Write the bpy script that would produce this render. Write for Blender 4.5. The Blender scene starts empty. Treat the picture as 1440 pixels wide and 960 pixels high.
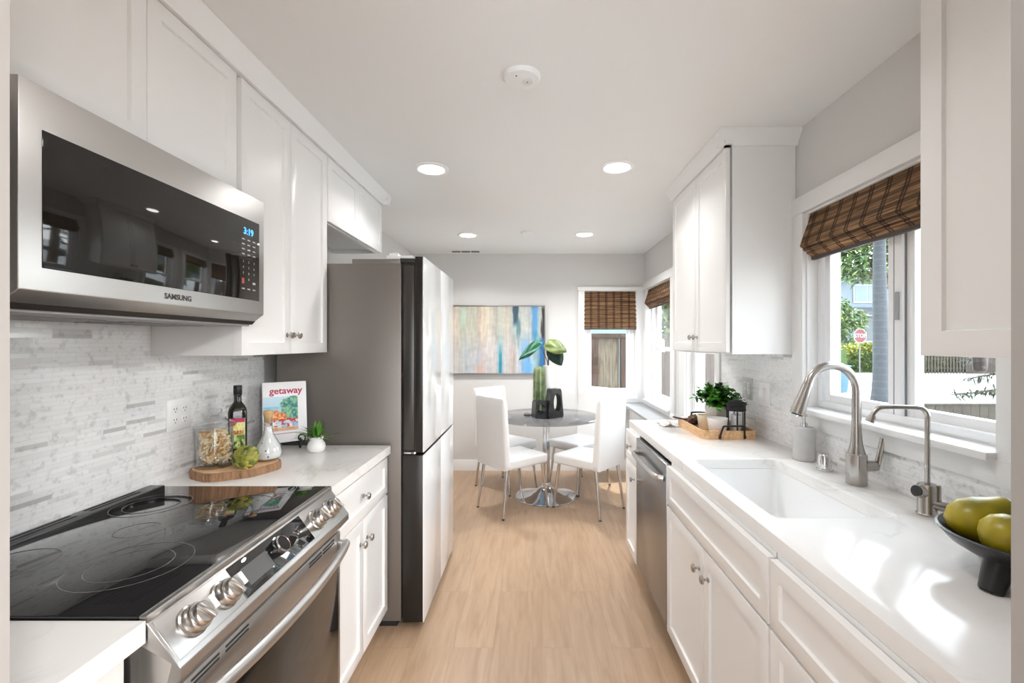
import bpy, bmesh, math, random
from mathutils import Vector, Matrix
R = math.radians
random.seed(7)
scn = bpy.context.scene
COL = scn.collection

# ------------------------------------------------------------------ camera
EYE = 1.416
cam = bpy.data.objects.new('camera', bpy.data.cameras.new('camera'))
COL.objects.link(cam)
cam.location = (0, 0, EYE)
cam.rotation_euler = (R(90), 0, 0)
cam.data.sensor_width = 36
cam.data.lens = 16.0
cam.data.shift_x = -29 / 1440
cam.data.shift_y = 3 / 1440
cam.data.clip_start = 0.02
cam.data.clip_end = 300
scn.camera = cam

# ------------------------------------------------------------------ world, sun, exposure
SKY, SUN, LAMP, EXPOSURE = 4.1, 2.0, 3.3, 1.29
w = bpy.data.worlds.new('daylight'); scn.world = w
w.use_nodes = True
nt = w.node_tree
bg = nt.nodes['Background']
tc = nt.nodes.new('ShaderNodeTexCoord'); sp = nt.nodes.new('ShaderNodeSeparateXYZ')
rp = nt.nodes.new('ShaderNodeValToRGB')
rp.color_ramp.elements[0].position = 0.0; rp.color_ramp.elements[0].color = (0.95, 0.965, 0.98, 1)
rp.color_ramp.elements[1].position = 0.8; rp.color_ramp.elements[1].color = (0.72, 0.84, 0.98, 1)
nt.links.new(tc.outputs['Generated'], sp.inputs[0]); nt.links.new(sp.outputs['Z'], rp.inputs[0])
nt.links.new(rp.outputs[0], bg.inputs[0])
# the sky is brightest towards the street side (+x, where the light haze is) and dimmer behind the house
dt = nt.nodes.new('ShaderNodeVectorMath'); dt.operation = 'DOT_PRODUCT'; dt.inputs[1].default_value = (.93, .37, 0)
mr = nt.nodes.new('ShaderNodeMapRange'); mr.inputs['From Min'].default_value = -.8; mr.inputs['From Max'].default_value = .8
mr.inputs['To Min'].default_value = SKY*.30; mr.inputs['To Max'].default_value = SKY*1.3
nt.links.new(tc.outputs['Generated'], dt.inputs[0]); nt.links.new(dt.outputs['Value'], mr.inputs[0]); nt.links.new(mr.outputs[0], bg.inputs[1])
sun = bpy.data.objects.new('sun', bpy.data.lights.new('sun', 'SUN')); COL.objects.link(sun)
sun.data.energy = SUN; sun.data.angle = R(1.5); sun.data.color = (1, 0.96, 0.9)
sun.rotation_euler = Vector((0.0, -0.45, -0.89)).to_track_quat('-Z', 'Y').to_euler()
DRUM_FILL = 63.0
vs = scn.view_settings
scn.display_settings.display_device = 'sRGB'
vs.view_transform = 'Standard'; vs.look = 'None'; vs.gamma = 1.0; vs.exposure = EXPOSURE
vs.use_curve_mapping = False
cy = scn.cycles
cy.use_denoising = True
cy.max_bounces = 14; cy.diffuse_bounces = 6; cy.glossy_bounces = 5; cy.transparent_max_bounces = 24
cy.sample_clamp_indirect = 6.0
cy.caustics_reflective = False; cy.caustics_refractive = False

# ------------------------------------------------------------------ mesh helpers
OFF = {}
def new(): return bmesh.new()
def merge(bm, part, mi=0, mat=None, smooth=None):
    """append one bmesh into another"""
    if mat is not None: bmesh.ops.transform(part, matrix=mat, verts=part.verts)
    vm = {}
    for v in part.verts: vm[v] = bm.verts.new(v.co)
    for f in part.faces:
        try: nf = bm.faces.new([vm[v] for v in f.verts])
        except ValueError: continue
        nf.material_index = mi if mi is not None else f.material_index
        nf.smooth = f.smooth if smooth is None else smooth
    part.free()
def box(bm, x0, x1, y0, y1, z0, z1, bev=0.0, mi=0, mat=None, seg=2):
    p = bmesh.new()
    bmesh.ops.create_cube(p, size=1)
    sx, sy, sz = x1 - x0, y1 - y0, z1 - z0
    bmesh.ops.transform(p, matrix=Matrix.Translation(((x0+x1)/2, (y0+y1)/2, (z0+z1)/2)) @ Matrix.Diagonal((sx, sy, sz, 1)), verts=p.verts)
    if bev > 0:
        bev = min(bev, abs(sx)*.45, abs(sy)*.45, abs(sz)*.45)
        bmesh.ops.bevel(p, geom=list(p.edges), offset=bev, segments=seg, profile=.5, affect='EDGES')
    merge(bm, p, mi, mat, smooth=bev > 0)
def lathe(bm, prof, n=32, c=(0, 0, 0), mi=0, mat=None, cap=True):
    p = bmesh.new(); rings = []
    for r, z in prof:
        if r < 1e-6: rings.append([p.verts.new((0, 0, z))])
        else: rings.append([p.verts.new((r*math.cos(2*math.pi*k/n), r*math.sin(2*math.pi*k/n), z)) for k in range(n)])
    for a, b in zip(rings, rings[1:]):
        for k in range(n):
            k2 = (k+1) % n
            vs_ = ([a[k], a[k2], b[k2], b[k]] if len(a) > 1 and len(b) > 1 else [a[0], b[k2], b[k]] if len(a) == 1 and len(b) > 1 else [a[k], a[k2], b[0]] if len(a) > 1 else None)
            if vs_: p.faces.new(vs_)
    if cap:
        if len(rings[0]) > 1: p.faces.new(list(reversed(rings[0])))
        if len(rings[-1]) > 1: p.faces.new(rings[-1])
    for f in p.faces: f.smooth = True
    T = Matrix.Translation(c)
    merge(bm, p, mi, T if mat is None else T @ mat)
def tube(bm, pts, r, n=12, mi=0, flat=1.0, caps=True):
    pts = [Vector(q) for q in pts]
    rs = r if isinstance(r, (list, tuple)) else [r]*len(pts)
    p = bmesh.new(); rings = []
    up = None
    for i, q in enumerate(pts):
        t = (pts[min(i+1, len(pts)-1)] - pts[max(i-1, 0)]).normalized()
        if up is None:
            up = Vector((0, 0, 1)) if abs(t.z) < .9 else Vector((1, 0, 0))
        s = t.cross(up).normalized(); up = s.cross(t).normalized()
        rings.append([p.verts.new(q + (s*math.cos(2*math.pi*k/n) + up*math.sin(2*math.pi*k/n)*flat)*rs[i]) for k in range(n)])
    for a, b in zip(rings, rings[1:]):
        for k in range(n): p.faces.new([a[k], a[(k+1) % n], b[(k+1) % n], b[k]])
    if caps:
        p.faces.new(list(reversed(rings[0]))); p.faces.new(rings[-1])
    for f in p.faces: f.smooth = True
    merge(bm, p, mi)
def prism(bm, poly, a, b, axis='y', mi=0, bev=0.0, mat=None):
    """extrude a 2D polygon along an axis; poly is in the two other axes (x,z for y; y,z for x; x,y for z)"""
    def P(u, v, t): return (u, t, v) if axis == 'y' else (t, u, v) if axis == 'x' else (u, v, t)
    p = bmesh.new()
    A = [p.verts.new(P(u, v, a)) for u, v in poly]; B = [p.verts.new(P(u, v, b)) for u, v in poly]
    p.faces.new(A); p.faces.new(list(reversed(B)))
    for k in range(len(poly)):
        k2 = (k+1) % len(poly); p.faces.new([A[k2], A[k], B[k], B[k2]])
    bmesh.ops.recalc_face_normals(p, faces=p.faces)
    if bev: bmesh.ops.bevel(p, geom=list(p.edges), offset=bev, segments=2, profile=.5, affect='EDGES')
    merge(bm, p, mi, mat, smooth=bool(bev))
def ball(bm, c, r, s=(1, 1, 1), sub=3, mi=0, mat=None, jitter=0):
    p = bmesh.new(); bmesh.ops.create_icosphere(p, subdivisions=sub, radius=r)
    for v in p.verts:
        if jitter: v.co *= 1 + random.uniform(-jitter, jitter)
        v.co = Vector((v.co.x*s[0], v.co.y*s[1], v.co.z*s[2]))
    for f in p.faces: f.smooth = True
    T = Matrix.Translation(c)
    merge(bm, p, mi, T if mat is None else T @ mat)
def smooth_path(pts, n=8):
    pts = [Vector(p) for p in pts]; out = []
    P = [pts[0]*2 - pts[1]] + pts + [pts[-1]*2 - pts[-2]]
    for i in range(1, len(P)-2):
        a, b, c, d = P[i-1:i+3]
        for k in range(n):
            t = k/n
            out.append(.5*((2*b) + (c-a)*t + (2*a-5*b+4*c-d)*t*t + (3*b-a-3*c+d)*t**3))
    out.append(pts[-1]); return out
def text_bm(s, size, ext=.0008, align='CENTER', bold=0.0, shear=0.0):
    cu = bpy.data.curves.new('text_tmp', 'FONT'); cu.body = s; cu.size = size; cu.extrude = ext
    cu.align_x = align; cu.align_y = 'CENTER'; cu.offset = bold; cu.shear = shear; cu.resolution_u = 3
    o = bpy.data.objects.new('text_tmp', cu); COL.objects.link(o)
    dg = bpy.context.evaluated_depsgraph_get(); dg.update()
    me = bpy.data.meshes.new_from_object(o.evaluated_get(dg))
    bm = bmesh.new(); bm.from_mesh(me)
    bpy.data.objects.remove(o); bpy.data.curves.remove(cu); bpy.data.meshes.remove(me)
    return bm
def link(o, parent=None):
    COL.objects.link(o)
    if parent is not None: o.parent = parent
    return o
def obj(name, bm, mats, parent=None, world=True, angle=40):
    """one mesh object; with world=True the mesh was built in world coordinates"""
    off = OFF.get(parent.name, Vector()) if parent is not None else Vector()
    if world and parent is not None: bmesh.ops.translate(bm, verts=bm.verts, vec=-off)
    bmesh.ops.recalc_face_normals(bm, faces=bm.faces)
    me = bpy.data.meshes.new(name); bm.to_mesh(me); bm.free()
    for m in (mats if isinstance(mats, (list, tuple)) else [mats]): me.materials.append(m)
    me.set_sharp_from_angle(angle=R(angle))
    o = bpy.data.objects.new(name, me); link(o, parent)
    OFF[o.name] = off
    return o
def tag(o, label, cat, group=None, kind=None):
    o['label'] = label; o['category'] = cat
    if group: o['group'] = group
    if kind: o['kind'] = kind
    return o
def thing(name, label, cat, loc=(0, 0, 0), rotz=0, group=None):
    o = bpy.data.objects.new(name, None); o.empty_display_size = .05
    o.location = loc; o.rotation_euler = (0, 0, rotz); link(o)
    OFF[o.name] = Vector(loc)
    return tag(o, label, cat, group)
def solo(name, bm, mats, label, cat, loc, group=None, kind=None, world=True, angle=40):
    """a thing that is one mesh, its origin at its base"""
    loc = Vector(loc)
    if world: bmesh.ops.translate(bm, verts=bm.verts, vec=-loc)
    o = obj(name, bm, mats, None, False, angle); o.location = loc; OFF[o.name] = loc
    return tag(o, label, cat, group, kind)
def struct(name, bm, mats, parent=None):
    o = obj(name, bm, mats, parent)
    if parent is None: o['kind'] = 'structure'
    return o
def struct_root(name, loc=(0, 0, 0)):
    o = bpy.data.objects.new(name, None); o.empty_display_size = .05; o.location = loc; link(o)
    OFF[o.name] = Vector(loc); o['kind'] = 'structure'; return o
def dup(root, loc, rotz, label):
    r = root.copy(); COL.objects.link(r); r.location = loc; r.rotation_euler = (0, 0, rotz); r['label'] = label
    for ch in list(root.children):
        c = ch.copy(); COL.objects.link(c); c.parent = r
        for g in ch.children:
            d = g.copy(); COL.objects.link(d); d.parent = c
    return r
def solidify(bm, geom, thickness):
    bm.normal_update(); bmesh.ops.solidify(bm, geom=geom, thickness=thickness)
def rotmat(ax, deg, pivot=(0, 0, 0)):
    return Matrix.Translation(pivot) @ Matrix.Rotation(R(deg), 4, ax) @ Matrix.Translation(-Vector(pivot))

# ------------------------------------------------------------------ materials
def base(name):
    m = bpy.data.materials.new(name); m.use_nodes = True
    t = m.node_tree; return m, t, t.nodes['Principled BSDF']
def lin(*c): return tuple(((v/255)/12.92 if v/255 <= .04045 else ((v/255+.055)/1.055)**2.4) for v in c) + (1,)
def P(name, col, rough=.5, metal=0.0, spec=.5, coat=0.0, bump=0.0, bscale=60, var=0.0, vscale=8, stretch=(1, 1, 1), trans=0.0, sheen=0):
    m, t, b = base(name)
    b.inputs['Base Color'].default_value = col if len(col) == 4 else (*col, 1)
    b.inputs['Roughness'].default_value = rough; b.inputs['Metallic'].default_value = metal
    b.inputs['Specular IOR Level'].default_value = spec; b.inputs['Coat Weight'].default_value = coat
    if trans: b.inputs['Transmission Weight'].default_value = trans
    if bump or var:
        tc = t.nodes.new('ShaderNodeTexCoord'); mp = t.nodes.new('ShaderNodeMapping'); mp.inputs['Scale'].default_value = stretch
        t.links.new(tc.outputs['Object'], mp.inputs['Vector'])
    if var:
        n = t.nodes.new('ShaderNodeTexNoise'); n.inputs['Scale'].default_value = vscale; n.inputs['Detail'].default_value = 4
        t.links.new(mp.outputs[0], n.inputs['Vector'])
        mx = t.nodes.new('ShaderNodeMix'); mx.data_type = 'RGBA'
        c = b.inputs['Base Color'].default_value
        mx.inputs['A'].default_value = tuple(max(0, v*(1-var)) for v in c[:3]) + (1,)
        mx.inputs['B'].default_value = tuple(min(1, v*(1+var)) for v in c[:3]) + (1,)
        t.links.new(n.outputs['Fac'], mx.inputs['Factor']); t.links.new(mx.outputs['Result'], b.inputs['Base Color'])
    if bump:
        n = t.nodes.new('ShaderNodeTexNoise'); n.inputs['Scale'].default_value = bscale; n.inputs['Detail'].default_value = 3
        t.links.new(mp.outputs[0], n.inputs['Vector'])
        bp = t.nodes.new('ShaderNodeBump'); bp.inputs['Strength'].default_value = bump; bp.inputs['Distance'].default_value = .01
        t.links.new(n.outputs['Fac'], bp.inputs['Height']); t.links.new(bp.outputs[0], b.inputs['Normal'])
    return m
def ramp(t, stops):
    r = t.nodes.new('ShaderNodeValToRGB'); e = r.color_ramp.elements
    while len(e) < len(stops): e.new(.5)
    for el, (p, c) in zip(e, stops): el.position = p; el.color = c if len(c) == 4 else (*c, 1)
    return r
def math_(t, op, a, b=None):
    n = t.nodes.new('ShaderNodeMath'); n.operation = op
    for i, v in enumerate((a, b)):
        if v is None: continue
        if isinstance(v, (int, float)): n.inputs[i].default_value = v
        else: t.links.new(v, n.inputs[i])
    return n.outputs[0]
def mixc(t, f, a, b, mode='MIX'):
    n = t.nodes.new('ShaderNodeMix'); n.data_type = 'RGBA'; n.blend_type = mode
    for s, v in (('Factor', f), ('A', a), ('B', b)):
        if isinstance(v, (int, float)): n.inputs[s].default_value = v
        elif isinstance(v, tuple): n.inputs[s].default_value = v
        else: t.links.new(v, n.inputs[s])
    return n.outputs['Result']
def coords(t, order='xyz', scale=(1, 1, 1)):
    tc = t.nodes.new('ShaderNodeTexCoord'); s = t.nodes.new('ShaderNodeSeparateXYZ'); c = t.nodes.new('ShaderNodeCombineXYZ')
    t.links.new(tc.outputs['Object'], s.inputs[0])
    for i, a in enumerate(order): t.links.new(math_(t, 'MULTIPLY', s.outputs[a.upper()], scale[i]), c.inputs[i])
    return c.outputs[0], s
def glass_thin(name, tint=(1, 1, 1), rough=0.0, refl=1.0):
    m = bpy.data.materials.new(name); m.use_nodes = True; t = m.node_tree; t.nodes.clear()
    out = t.nodes.new('ShaderNodeOutputMaterial'); tr = t.nodes.new('ShaderNodeBsdfTransparent'); gl = t.nodes.new('ShaderNodeBsdfGlossy')
    tr.inputs[0].default_value = (*tint, 1); gl.inputs['Roughness'].default_value = rough
    lw = t.nodes.new('ShaderNodeLayerWeight'); lw.inputs['Blend'].default_value = .5     # facing = 1 - |cos|, the same on both sides of a pane
    fr = math_(t, 'ADD', math_(t, 'MULTIPLY', math_(t, 'POWER', lw.outputs['Facing'], 5), .9), .03)
    mx = t.nodes.new('ShaderNodeMixShader')
    t.links.new(math_(t, 'MULTIPLY', fr, refl), mx.inputs[0]); t.links.new(tr.outputs[0], mx.inputs[1]); t.links.new(gl.outputs[0], mx.inputs[2])
    t.links.new(mx.outputs[0], out.inputs[0]); return m
def emit(name, col, s):
    m = bpy.data.materials.new(name); m.use_nodes = True; t = m.node_tree; t.nodes.clear()
    out = t.nodes.new('ShaderNodeOutputMaterial'); e = t.nodes.new('ShaderNodeEmission')
    e.inputs[0].default_value = (*col, 1); e.inputs[1].default_value = s; t.links.new(e.outputs[0], out.inputs[0]); return m
def vcol(name, rough=.5, spec=.4, bump=0):
    m, t, b = base(name); a = t.nodes.new('ShaderNodeVertexColor'); a.layer_name = 'paint'
    t.links.new(a.outputs[0], b.inputs['Base Color']); b.inputs['Roughness'].default_value = rough; b.inputs['Specular IOR Level'].default_value = spec
    if bump:
        n = t.nodes.new('ShaderNodeTexNoise'); n.inputs['Scale'].default_value = 40; bp = t.nodes.new('ShaderNodeBump'); bp.inputs['Strength'].default_value = bump
        bp.inputs['Distance'].default_value = .003
        t.links.new(n.outputs['Fac'], bp.inputs['Height']); t.links.new(bp.outputs[0], b.inputs['Normal'])
    return m

WALL = P('wall_paint', (.66, .645, .628), .75, bump=.03, bscale=180)
CEIL = P('ceiling_paint', (.80, .795, .785), .85, bump=.02, bscale=120)
TRIM = P('white_trim_paint', (.82, .815, .805), .35)
CAB = P('white_cabinet_lacquer', (.82, .812, .80), .28, spec=.5)
CABIN = P('cabinet_interior', (.55, .52, .49), .6)
GAP = P('dark_gap', (.02, .02, .02), .9)
CHROME = P('polished_chrome', (.62, .62, .63), .07, 1.0)
NICKEL = P('brushed_nickel', (.47, .445, .42), .27, 1.0, bump=.02, bscale=200)
BLACK = P('black_metal', (.012, .012, .013), .4, .3)
BLKPL = P('black_plastic', (.015, .015, .016), .45)
VINYL = P('white_vinyl', (.85, .855, .86), .3)
GLASS = glass_thin('window_glass', (.97, .985, .98))
CLEAR = glass_thin('clear_glass', (.955, .965, .97), refl=2.6)
LEATHER = P('white_leather', (.84, .835, .825), .42, bump=.04, bscale=220)
WHITEC = P('white_ceramic', (.84, .83, .82), .22)
MATTEW = P('white_matte_ceramic', (.78, .76, .74), .6)
DARKC = P('black_ceramic', (.018, .018, .019), .33, bump=.05, bscale=50)
LENS = emit('lamp_lens', (1, .97, .93), 6)

def steel(name, col, rough, axis):
    m, t, b = base(name)
    st = {'x': (2, 160, 160), 'y': (160, 2, 160), 'z': (160, 160, 2)}[axis]
    tc = t.nodes.new('ShaderNodeTexCoord'); mp = t.nodes.new('ShaderNodeMapping'); mp.inputs['Scale'].default_value = st
    t.links.new(tc.outputs['Object'], mp.inputs[0])
    n = t.nodes.new('ShaderNodeTexNoise'); n.inputs['Scale'].default_value = 1.5; n.inputs['Detail'].default_value = 3; t.links.new(mp.outputs[0], n.inputs[0])
    r = t.nodes.new('ShaderNodeMapRange'); r.inputs['To Min'].default_value = rough*.97; r.inputs['To Max'].default_value = rough*1.03
    t.links.new(n.outputs['Fac'], r.inputs[0]); t.links.new(r.outputs[0], b.inputs['Roughness'])
    bp = t.nodes.new('ShaderNodeBump'); bp.inputs['Strength'].default_value = .003; bp.inputs['Distance'].default_value = .0005
    t.links.new(n.outputs['Fac'], bp.inputs['Height']); t.links.new(bp.outputs[0], b.inputs['Normal'])
    b.inputs['Base Color'].default_value = (*col, 1); b.inputs['Metallic'].default_value = 1
    return m
STEEL = steel('brushed_steel', (.54, .525, .51), .33, 'y')
STEELV = steel('brushed_steel_upright', (.33, .33, .335), .27, 'z')
DARKSTEEL = steel('dark_steel', (.10, .095, .088), .33, 'z')
FRSIDE = P('taupe_fridge_metal', (.205, .183, .165), .38, .55, bump=.03, bscale=300)
FRDARK = P('dark_fridge_trim', (.035, .031, .028), .3, .6)
FRGLASS = P('white_fridge_glass', (.83, .84, .85), .07, spec=.5, coat=.3)
BLKGLASS = P('black_glass', (.008, .008, .009), .03, spec=.5)
BLKGLASS.node_tree.nodes['Principled BSDF'].inputs['IOR'].default_value = 1.8
MWGLASS = P('smoked_door_glass', (.010, .009, .008), .04, spec=.5)
OVENGLASS = P('oven_glass', (.012, .011, .010), .07, spec=.8)

def floor_mat():
    m, t, b = base('oak_plank_floor')
    v, s = coords(t, 'yxz')
    br = t.nodes.new('ShaderNodeTexBrick'); t.links.new(v, br.inputs['Vector'])
    br.inputs['Scale'].default_value = 1; br.inputs['Brick Width'].default_value = 1.3; br.inputs['Row Height'].default_value = .185
    br.inputs['Mortar Size'].default_value = .0012; br.inputs['Mortar Smooth'].default_value = .3; br.offset = .37; br.offset_frequency = 2
    br.inputs['Color1'].default_value = (0, 0, 0, 1); br.inputs['Color2'].default_value = (1, 1, 1, 1); br.inputs['Mortar'].default_value = (.5, .5, .5, 1)
    mp = t.nodes.new('ShaderNodeMapping'); mp.inputs['Scale'].default_value = (1.3, 13, 1); t.links.new(v, mp.inputs[0])
    add = t.nodes.new('ShaderNodeVectorMath'); add.operation = 'ADD'; t.links.new(mp.outputs[0], add.inputs[0])
    sc_ = t.nodes.new('ShaderNodeVectorMath'); sc_.operation = 'SCALE'; sc_.inputs['Scale'].default_value = 9; t.links.new(br.outputs['Color'], sc_.inputs[0]); t.links.new(sc_.outputs[0], add.inputs[1])
    n = t.nodes.new('ShaderNodeTexNoise'); n.inputs['Scale'].default_value = 2.2; n.inputs['Detail'].default_value = 6; n.inputs['Roughness'].default_value = .6; n.inputs['Distortion'].default_value = .6
    t.links.new(add.outputs[0], n.inputs[0])
    r = ramp(t, [(.2, lin(158, 128, 102)), (.5, lin(178, 149, 121)), (.8, lin(189, 162, 135))]); t.links.new(n.outputs['Fac'], r.inputs[0])
    tint = ramp(t, [(0, (.92, .915, .91)), (1, (1.0, 1.0, 1.0))]); t.links.new(br.outputs['Color'], tint.inputs[0])
    c = mixc(t, 1.0, r.outputs[0], tint.outputs[0], 'MULTIPLY')
    c = mixc(t, math_(t, 'MULTIPLY', br.outputs['Fac'], .35), c, lin(130, 102, 78))
    t.links.new(c, b.inputs['Base Color']); b.inputs['Roughness'].default_value = .38
    bp = t.nodes.new('ShaderNodeBump'); bp.inputs['Strength'].default_value = .05; bp.inputs['Distance'].default_value = .004
    t.links.new(n.outputs['Fac'], bp.inputs['Height']); t.links.new(bp.outputs[0], b.inputs['Normal'])
    return m
def mosaic_mat(order='yzx'):
    m, t, b = base('marble_strip_mosaic')
    v, s = coords(t, order)
    br = t.nodes.new('ShaderNodeTexBrick'); t.links.new(v, br.inputs['Vector'])
    br.inputs['Scale'].default_value = 1; br.inputs['Brick Width'].default_value = .115; br.inputs['Row Height'].default_value = .0135
    br.inputs['Mortar Size'].default_value = .0007; br.inputs['Mortar Smooth'].default_value = .2; br.offset = .43; br.offset_frequency = 3; br.squash = .7; br.squash_frequency = 4
    br.inputs['Color1'].default_value = (0, 0, 0, 1); br.inputs['Color2'].default_value = (1, 1, 1, 1); br.inputs['Mortar'].default_value = (.2, .2, .2, 1)
    r = ramp(t, [(0, (.90, .90, .90)), (.35, (.87, .873, .877)), (.72, (.84, .84, .84)), (.91, (.80, .797, .793)), (.955, (.68, .677, .672)), (1, (.50, .495, .49))])
    t.links.new(br.outputs['Color'], r.inputs[0])
    n = t.nodes.new('ShaderNodeTexNoise'); n.inputs['Scale'].default_value = 55; n.inputs['Detail'].default_value = 4; t.links.new(v, n.inputs[0])
    nr = ramp(t, [(.30, (.62, .62, .62)), (.47, (1, 1, 1))]); t.links.new(n.outputs['Fac'], nr.inputs[0])
    n2 = t.nodes.new('ShaderNodeTexNoise'); n2.inputs['Scale'].default_value = 5; t.links.new(v, n2.inputs[0])
    c = mixc(t, .55, r.outputs[0], nr.outputs[0], 'MULTIPLY')
    c = mixc(t, math_(t, 'MULTIPLY', br.outputs['Fac'], .45), c, (.66, .65, .64, 1))
    t.links.new(c, b.inputs['Base Color'])
    rr = ramp(t, [(0, (.12, .12, .12)), (1, (.4, .4, .4))]); t.links.new(br.outputs['Color'], rr.inputs[0]); t.links.new(rr.outputs[0], b.inputs['Roughness'])
    bp = t.nodes.new('ShaderNodeBump'); bp.inputs['Strength'].default_value = .35; bp.inputs['Distance'].default_value = .001; bp.invert = True
    t.links.new(br.outputs['Fac'], bp.inputs['Height']); t.links.new(bp.outputs[0], b.inputs['Normal'])
    return m
def quartz_mat():
    m, t, b = base('white_quartz')
    v, s = coords(t)
    n = t.nodes.new('ShaderNodeTexNoise'); n.inputs['Scale'].default_value = 1.6; n.inputs['Detail'].default_value = 7; n.inputs['Distortion'].default_value = 1.4; t.links.new(v, n.inputs[0])
    d = math_(t, 'ABSOLUTE', math_(t, 'SUBTRACT', n.outputs['Fac'], .5))
    vein = ramp(t, [(0, (1, 1, 1)), (.006, (.35, .35, .35)), (.02, (0, 0, 0))]); t.links.new(d, vein.inputs[0])
    n2 = t.nodes.new('ShaderNodeTexNoise'); n2.inputs['Scale'].default_value = 3.1; t.links.new(v, n2.inputs[0])
    msk = ramp(t, [(.44, (0, 0, 0)), (.62, (1, 1, 1))]); t.links.new(n2.outputs['Fac'], msk.inputs[0])
    f = math_(t, 'MULTIPLY', math_(t, 'MULTIPLY', vein.outputs[0], msk.outputs[0]), .45)
    t.links.new(mixc(t, f, (.83, .815, .795, 1), (.52, .48, .44, 1)), b.inputs['Base Color'])
    b.inputs['Roughness'].default_value = .13; b.inputs['Specular IOR Level'].default_value = .17; return m
def shade_mat(seed=0):
    m, t, b = base('woven_wood_shade')
    v, s = coords(t)
    x, z = s.outputs['X'], s.outputs['Z']
    mp = t.nodes.new('ShaderNodeMapping'); mp.inputs['Scale'].default_value = (6, 20, 260); mp.inputs['Location'].default_value = (seed, seed, seed); t.links.new(v, mp.inputs[0])
    n = t.nodes.new('ShaderNodeTexNoise'); n.inputs['Scale'].default_value = 1; n.inputs['Detail'].default_value = 2; t.links.new(mp.outputs[0], n.inputs[0])
    r = ramp(t, [(.28, lin(60, 44, 33)), (.45, lin(116, 87, 62)), (.6, lin(152, 117, 84)), (.78, lin(174, 144, 110))]); t.links.new(n.outputs['Fac'], r.inputs[0])
    # darker woven bands along the width
    hb = math_(t, 'FRACT', math_(t, 'MULTIPLY', z, 1/.047))
    hbm = math_(t, 'LESS_THAN', math_(t, 'ABSOLUTE', math_(t, 'SUBTRACT', hb, .5)), .17)
    c = mixc(t, math_(t, 'MULTIPLY', hbm, .6), r.outputs[0], lin(48, 40, 36))
    fx = math_(t, 'FRACT', math_(t, 'MULTIPLY', x, 1/.085))
    a1 = math_(t, 'LESS_THAN', math_(t, 'ABSOLUTE', math_(t, 'SUBTRACT', fx, .42)), .065)
    a2 = math_(t, 'LESS_THAN', math_(t, 'ABSOLUTE', math_(t, 'SUBTRACT', fx, .58)), .055)
    band = math_(t, 'MULTIPLY', math_(t, 'ADD', a1, a2), .78)
    c = mixc(t, band, c, lin(44, 27, 17))
    t.links.new(c, b.inputs['Base Color']); b.inputs['Roughness'].default_value = .75; b.inputs['Specular IOR Level'].default_value = .2
    bp = t.nodes.new('ShaderNodeBump'); bp.inputs['Strength'].default_value = .5; bp.inputs['Distance'].default_value = .002
    t.links.new(n.outputs['Fac'], bp.inputs['Height']); t.links.new(bp.outputs[0], b.inputs['Normal'])
    return m
def wood_mat(name, dark, light, axis='x', sc_=6, rough=.6):
    m, t, b = base(name)
    st = {'x': (1, 9, 9), 'y': (9, 1, 9), 'z': (9, 9, 1)}[axis]
    tc = t.nodes.new('ShaderNodeTexCoord'); mp = t.nodes.new('ShaderNodeMapping'); mp.inputs['Scale'].default_value = st; t.links.new(tc.outputs['Object'], mp.inputs[0])
    n = t.nodes.new('ShaderNodeTexNoise'); n.inputs['Scale'].default_value = sc_; n.inputs['Detail'].default_value = 5; n.inputs['Distortion'].default_value = .8; t.links.new(mp.outputs[0], n.inputs[0])
    r = ramp(t, [(.3, dark), (.7, light)]); t.links.new(n.outputs['Fac'], r.inputs[0]); t.links.new(r.outputs[0], b.inputs['Base Color'])
    b.inputs['Roughness'].default_value = rough
    bp = t.nodes.new('ShaderNodeBump'); bp.inputs['Strength'].default_value = .2; bp.inputs['Distance'].default_value = .003; t.links.new(n.outputs['Fac'], bp.inputs['Height']); t.links.new(bp.outputs[0], b.inputs['Normal'])
    return m
def leaf_mat(name, a, b_, rough=.45):
    m, t, b = base(name)
    tc = t.nodes.new('ShaderNodeTexCoord'); n = t.nodes.new('ShaderNodeTexNoise'); n.inputs['Scale'].default_value = 14; n.inputs['Detail'].default_value = 2
    t.links.new(tc.outputs['Object'], n.inputs[0])
    r = ramp(t, [(.35, a), (.65, b_)]); t.links.new(n.outputs['Fac'], r.inputs[0]); t.links.new(r.outputs[0], b.inputs['Base Color'])
    b.inputs['Roughness'].default_value = rough
    b.inputs['Transmission Weight'].default_value = 0
    return m
FLOOR = floor_mat(); MOSAIC = mosaic_mat(); QUARTZ = quartz_mat(); SHADE = shade_mat()

# ================================================================== THE SETTING
XL, XR, YB, YF, ZC = -1.345, 1.25, 5.09, .45, 2.42
bm = new(); box(bm, -2.7, 2.7, -2.0, 5.3, -.12, 0); struct('floor', bm, FLOOR)
bm = new(); box(bm, -2.7, 1.40, -2.0, 5.3, ZC, ZC+.15); box(bm, 1.40, 2.7, -2.0, .30, ZC, ZC+.15); struct('ceiling', bm, CEIL)
bm = new(); box(bm, XL-.14, XL, YF, 5.24, 0, ZC); wl = struct('wall_left', bm, WALL)
bm = new(); box(bm, XL-.001, XL+.010, YF, 2.262, .90, 1.56); obj('backsplash', bm, MOSAIC, wl)
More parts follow.
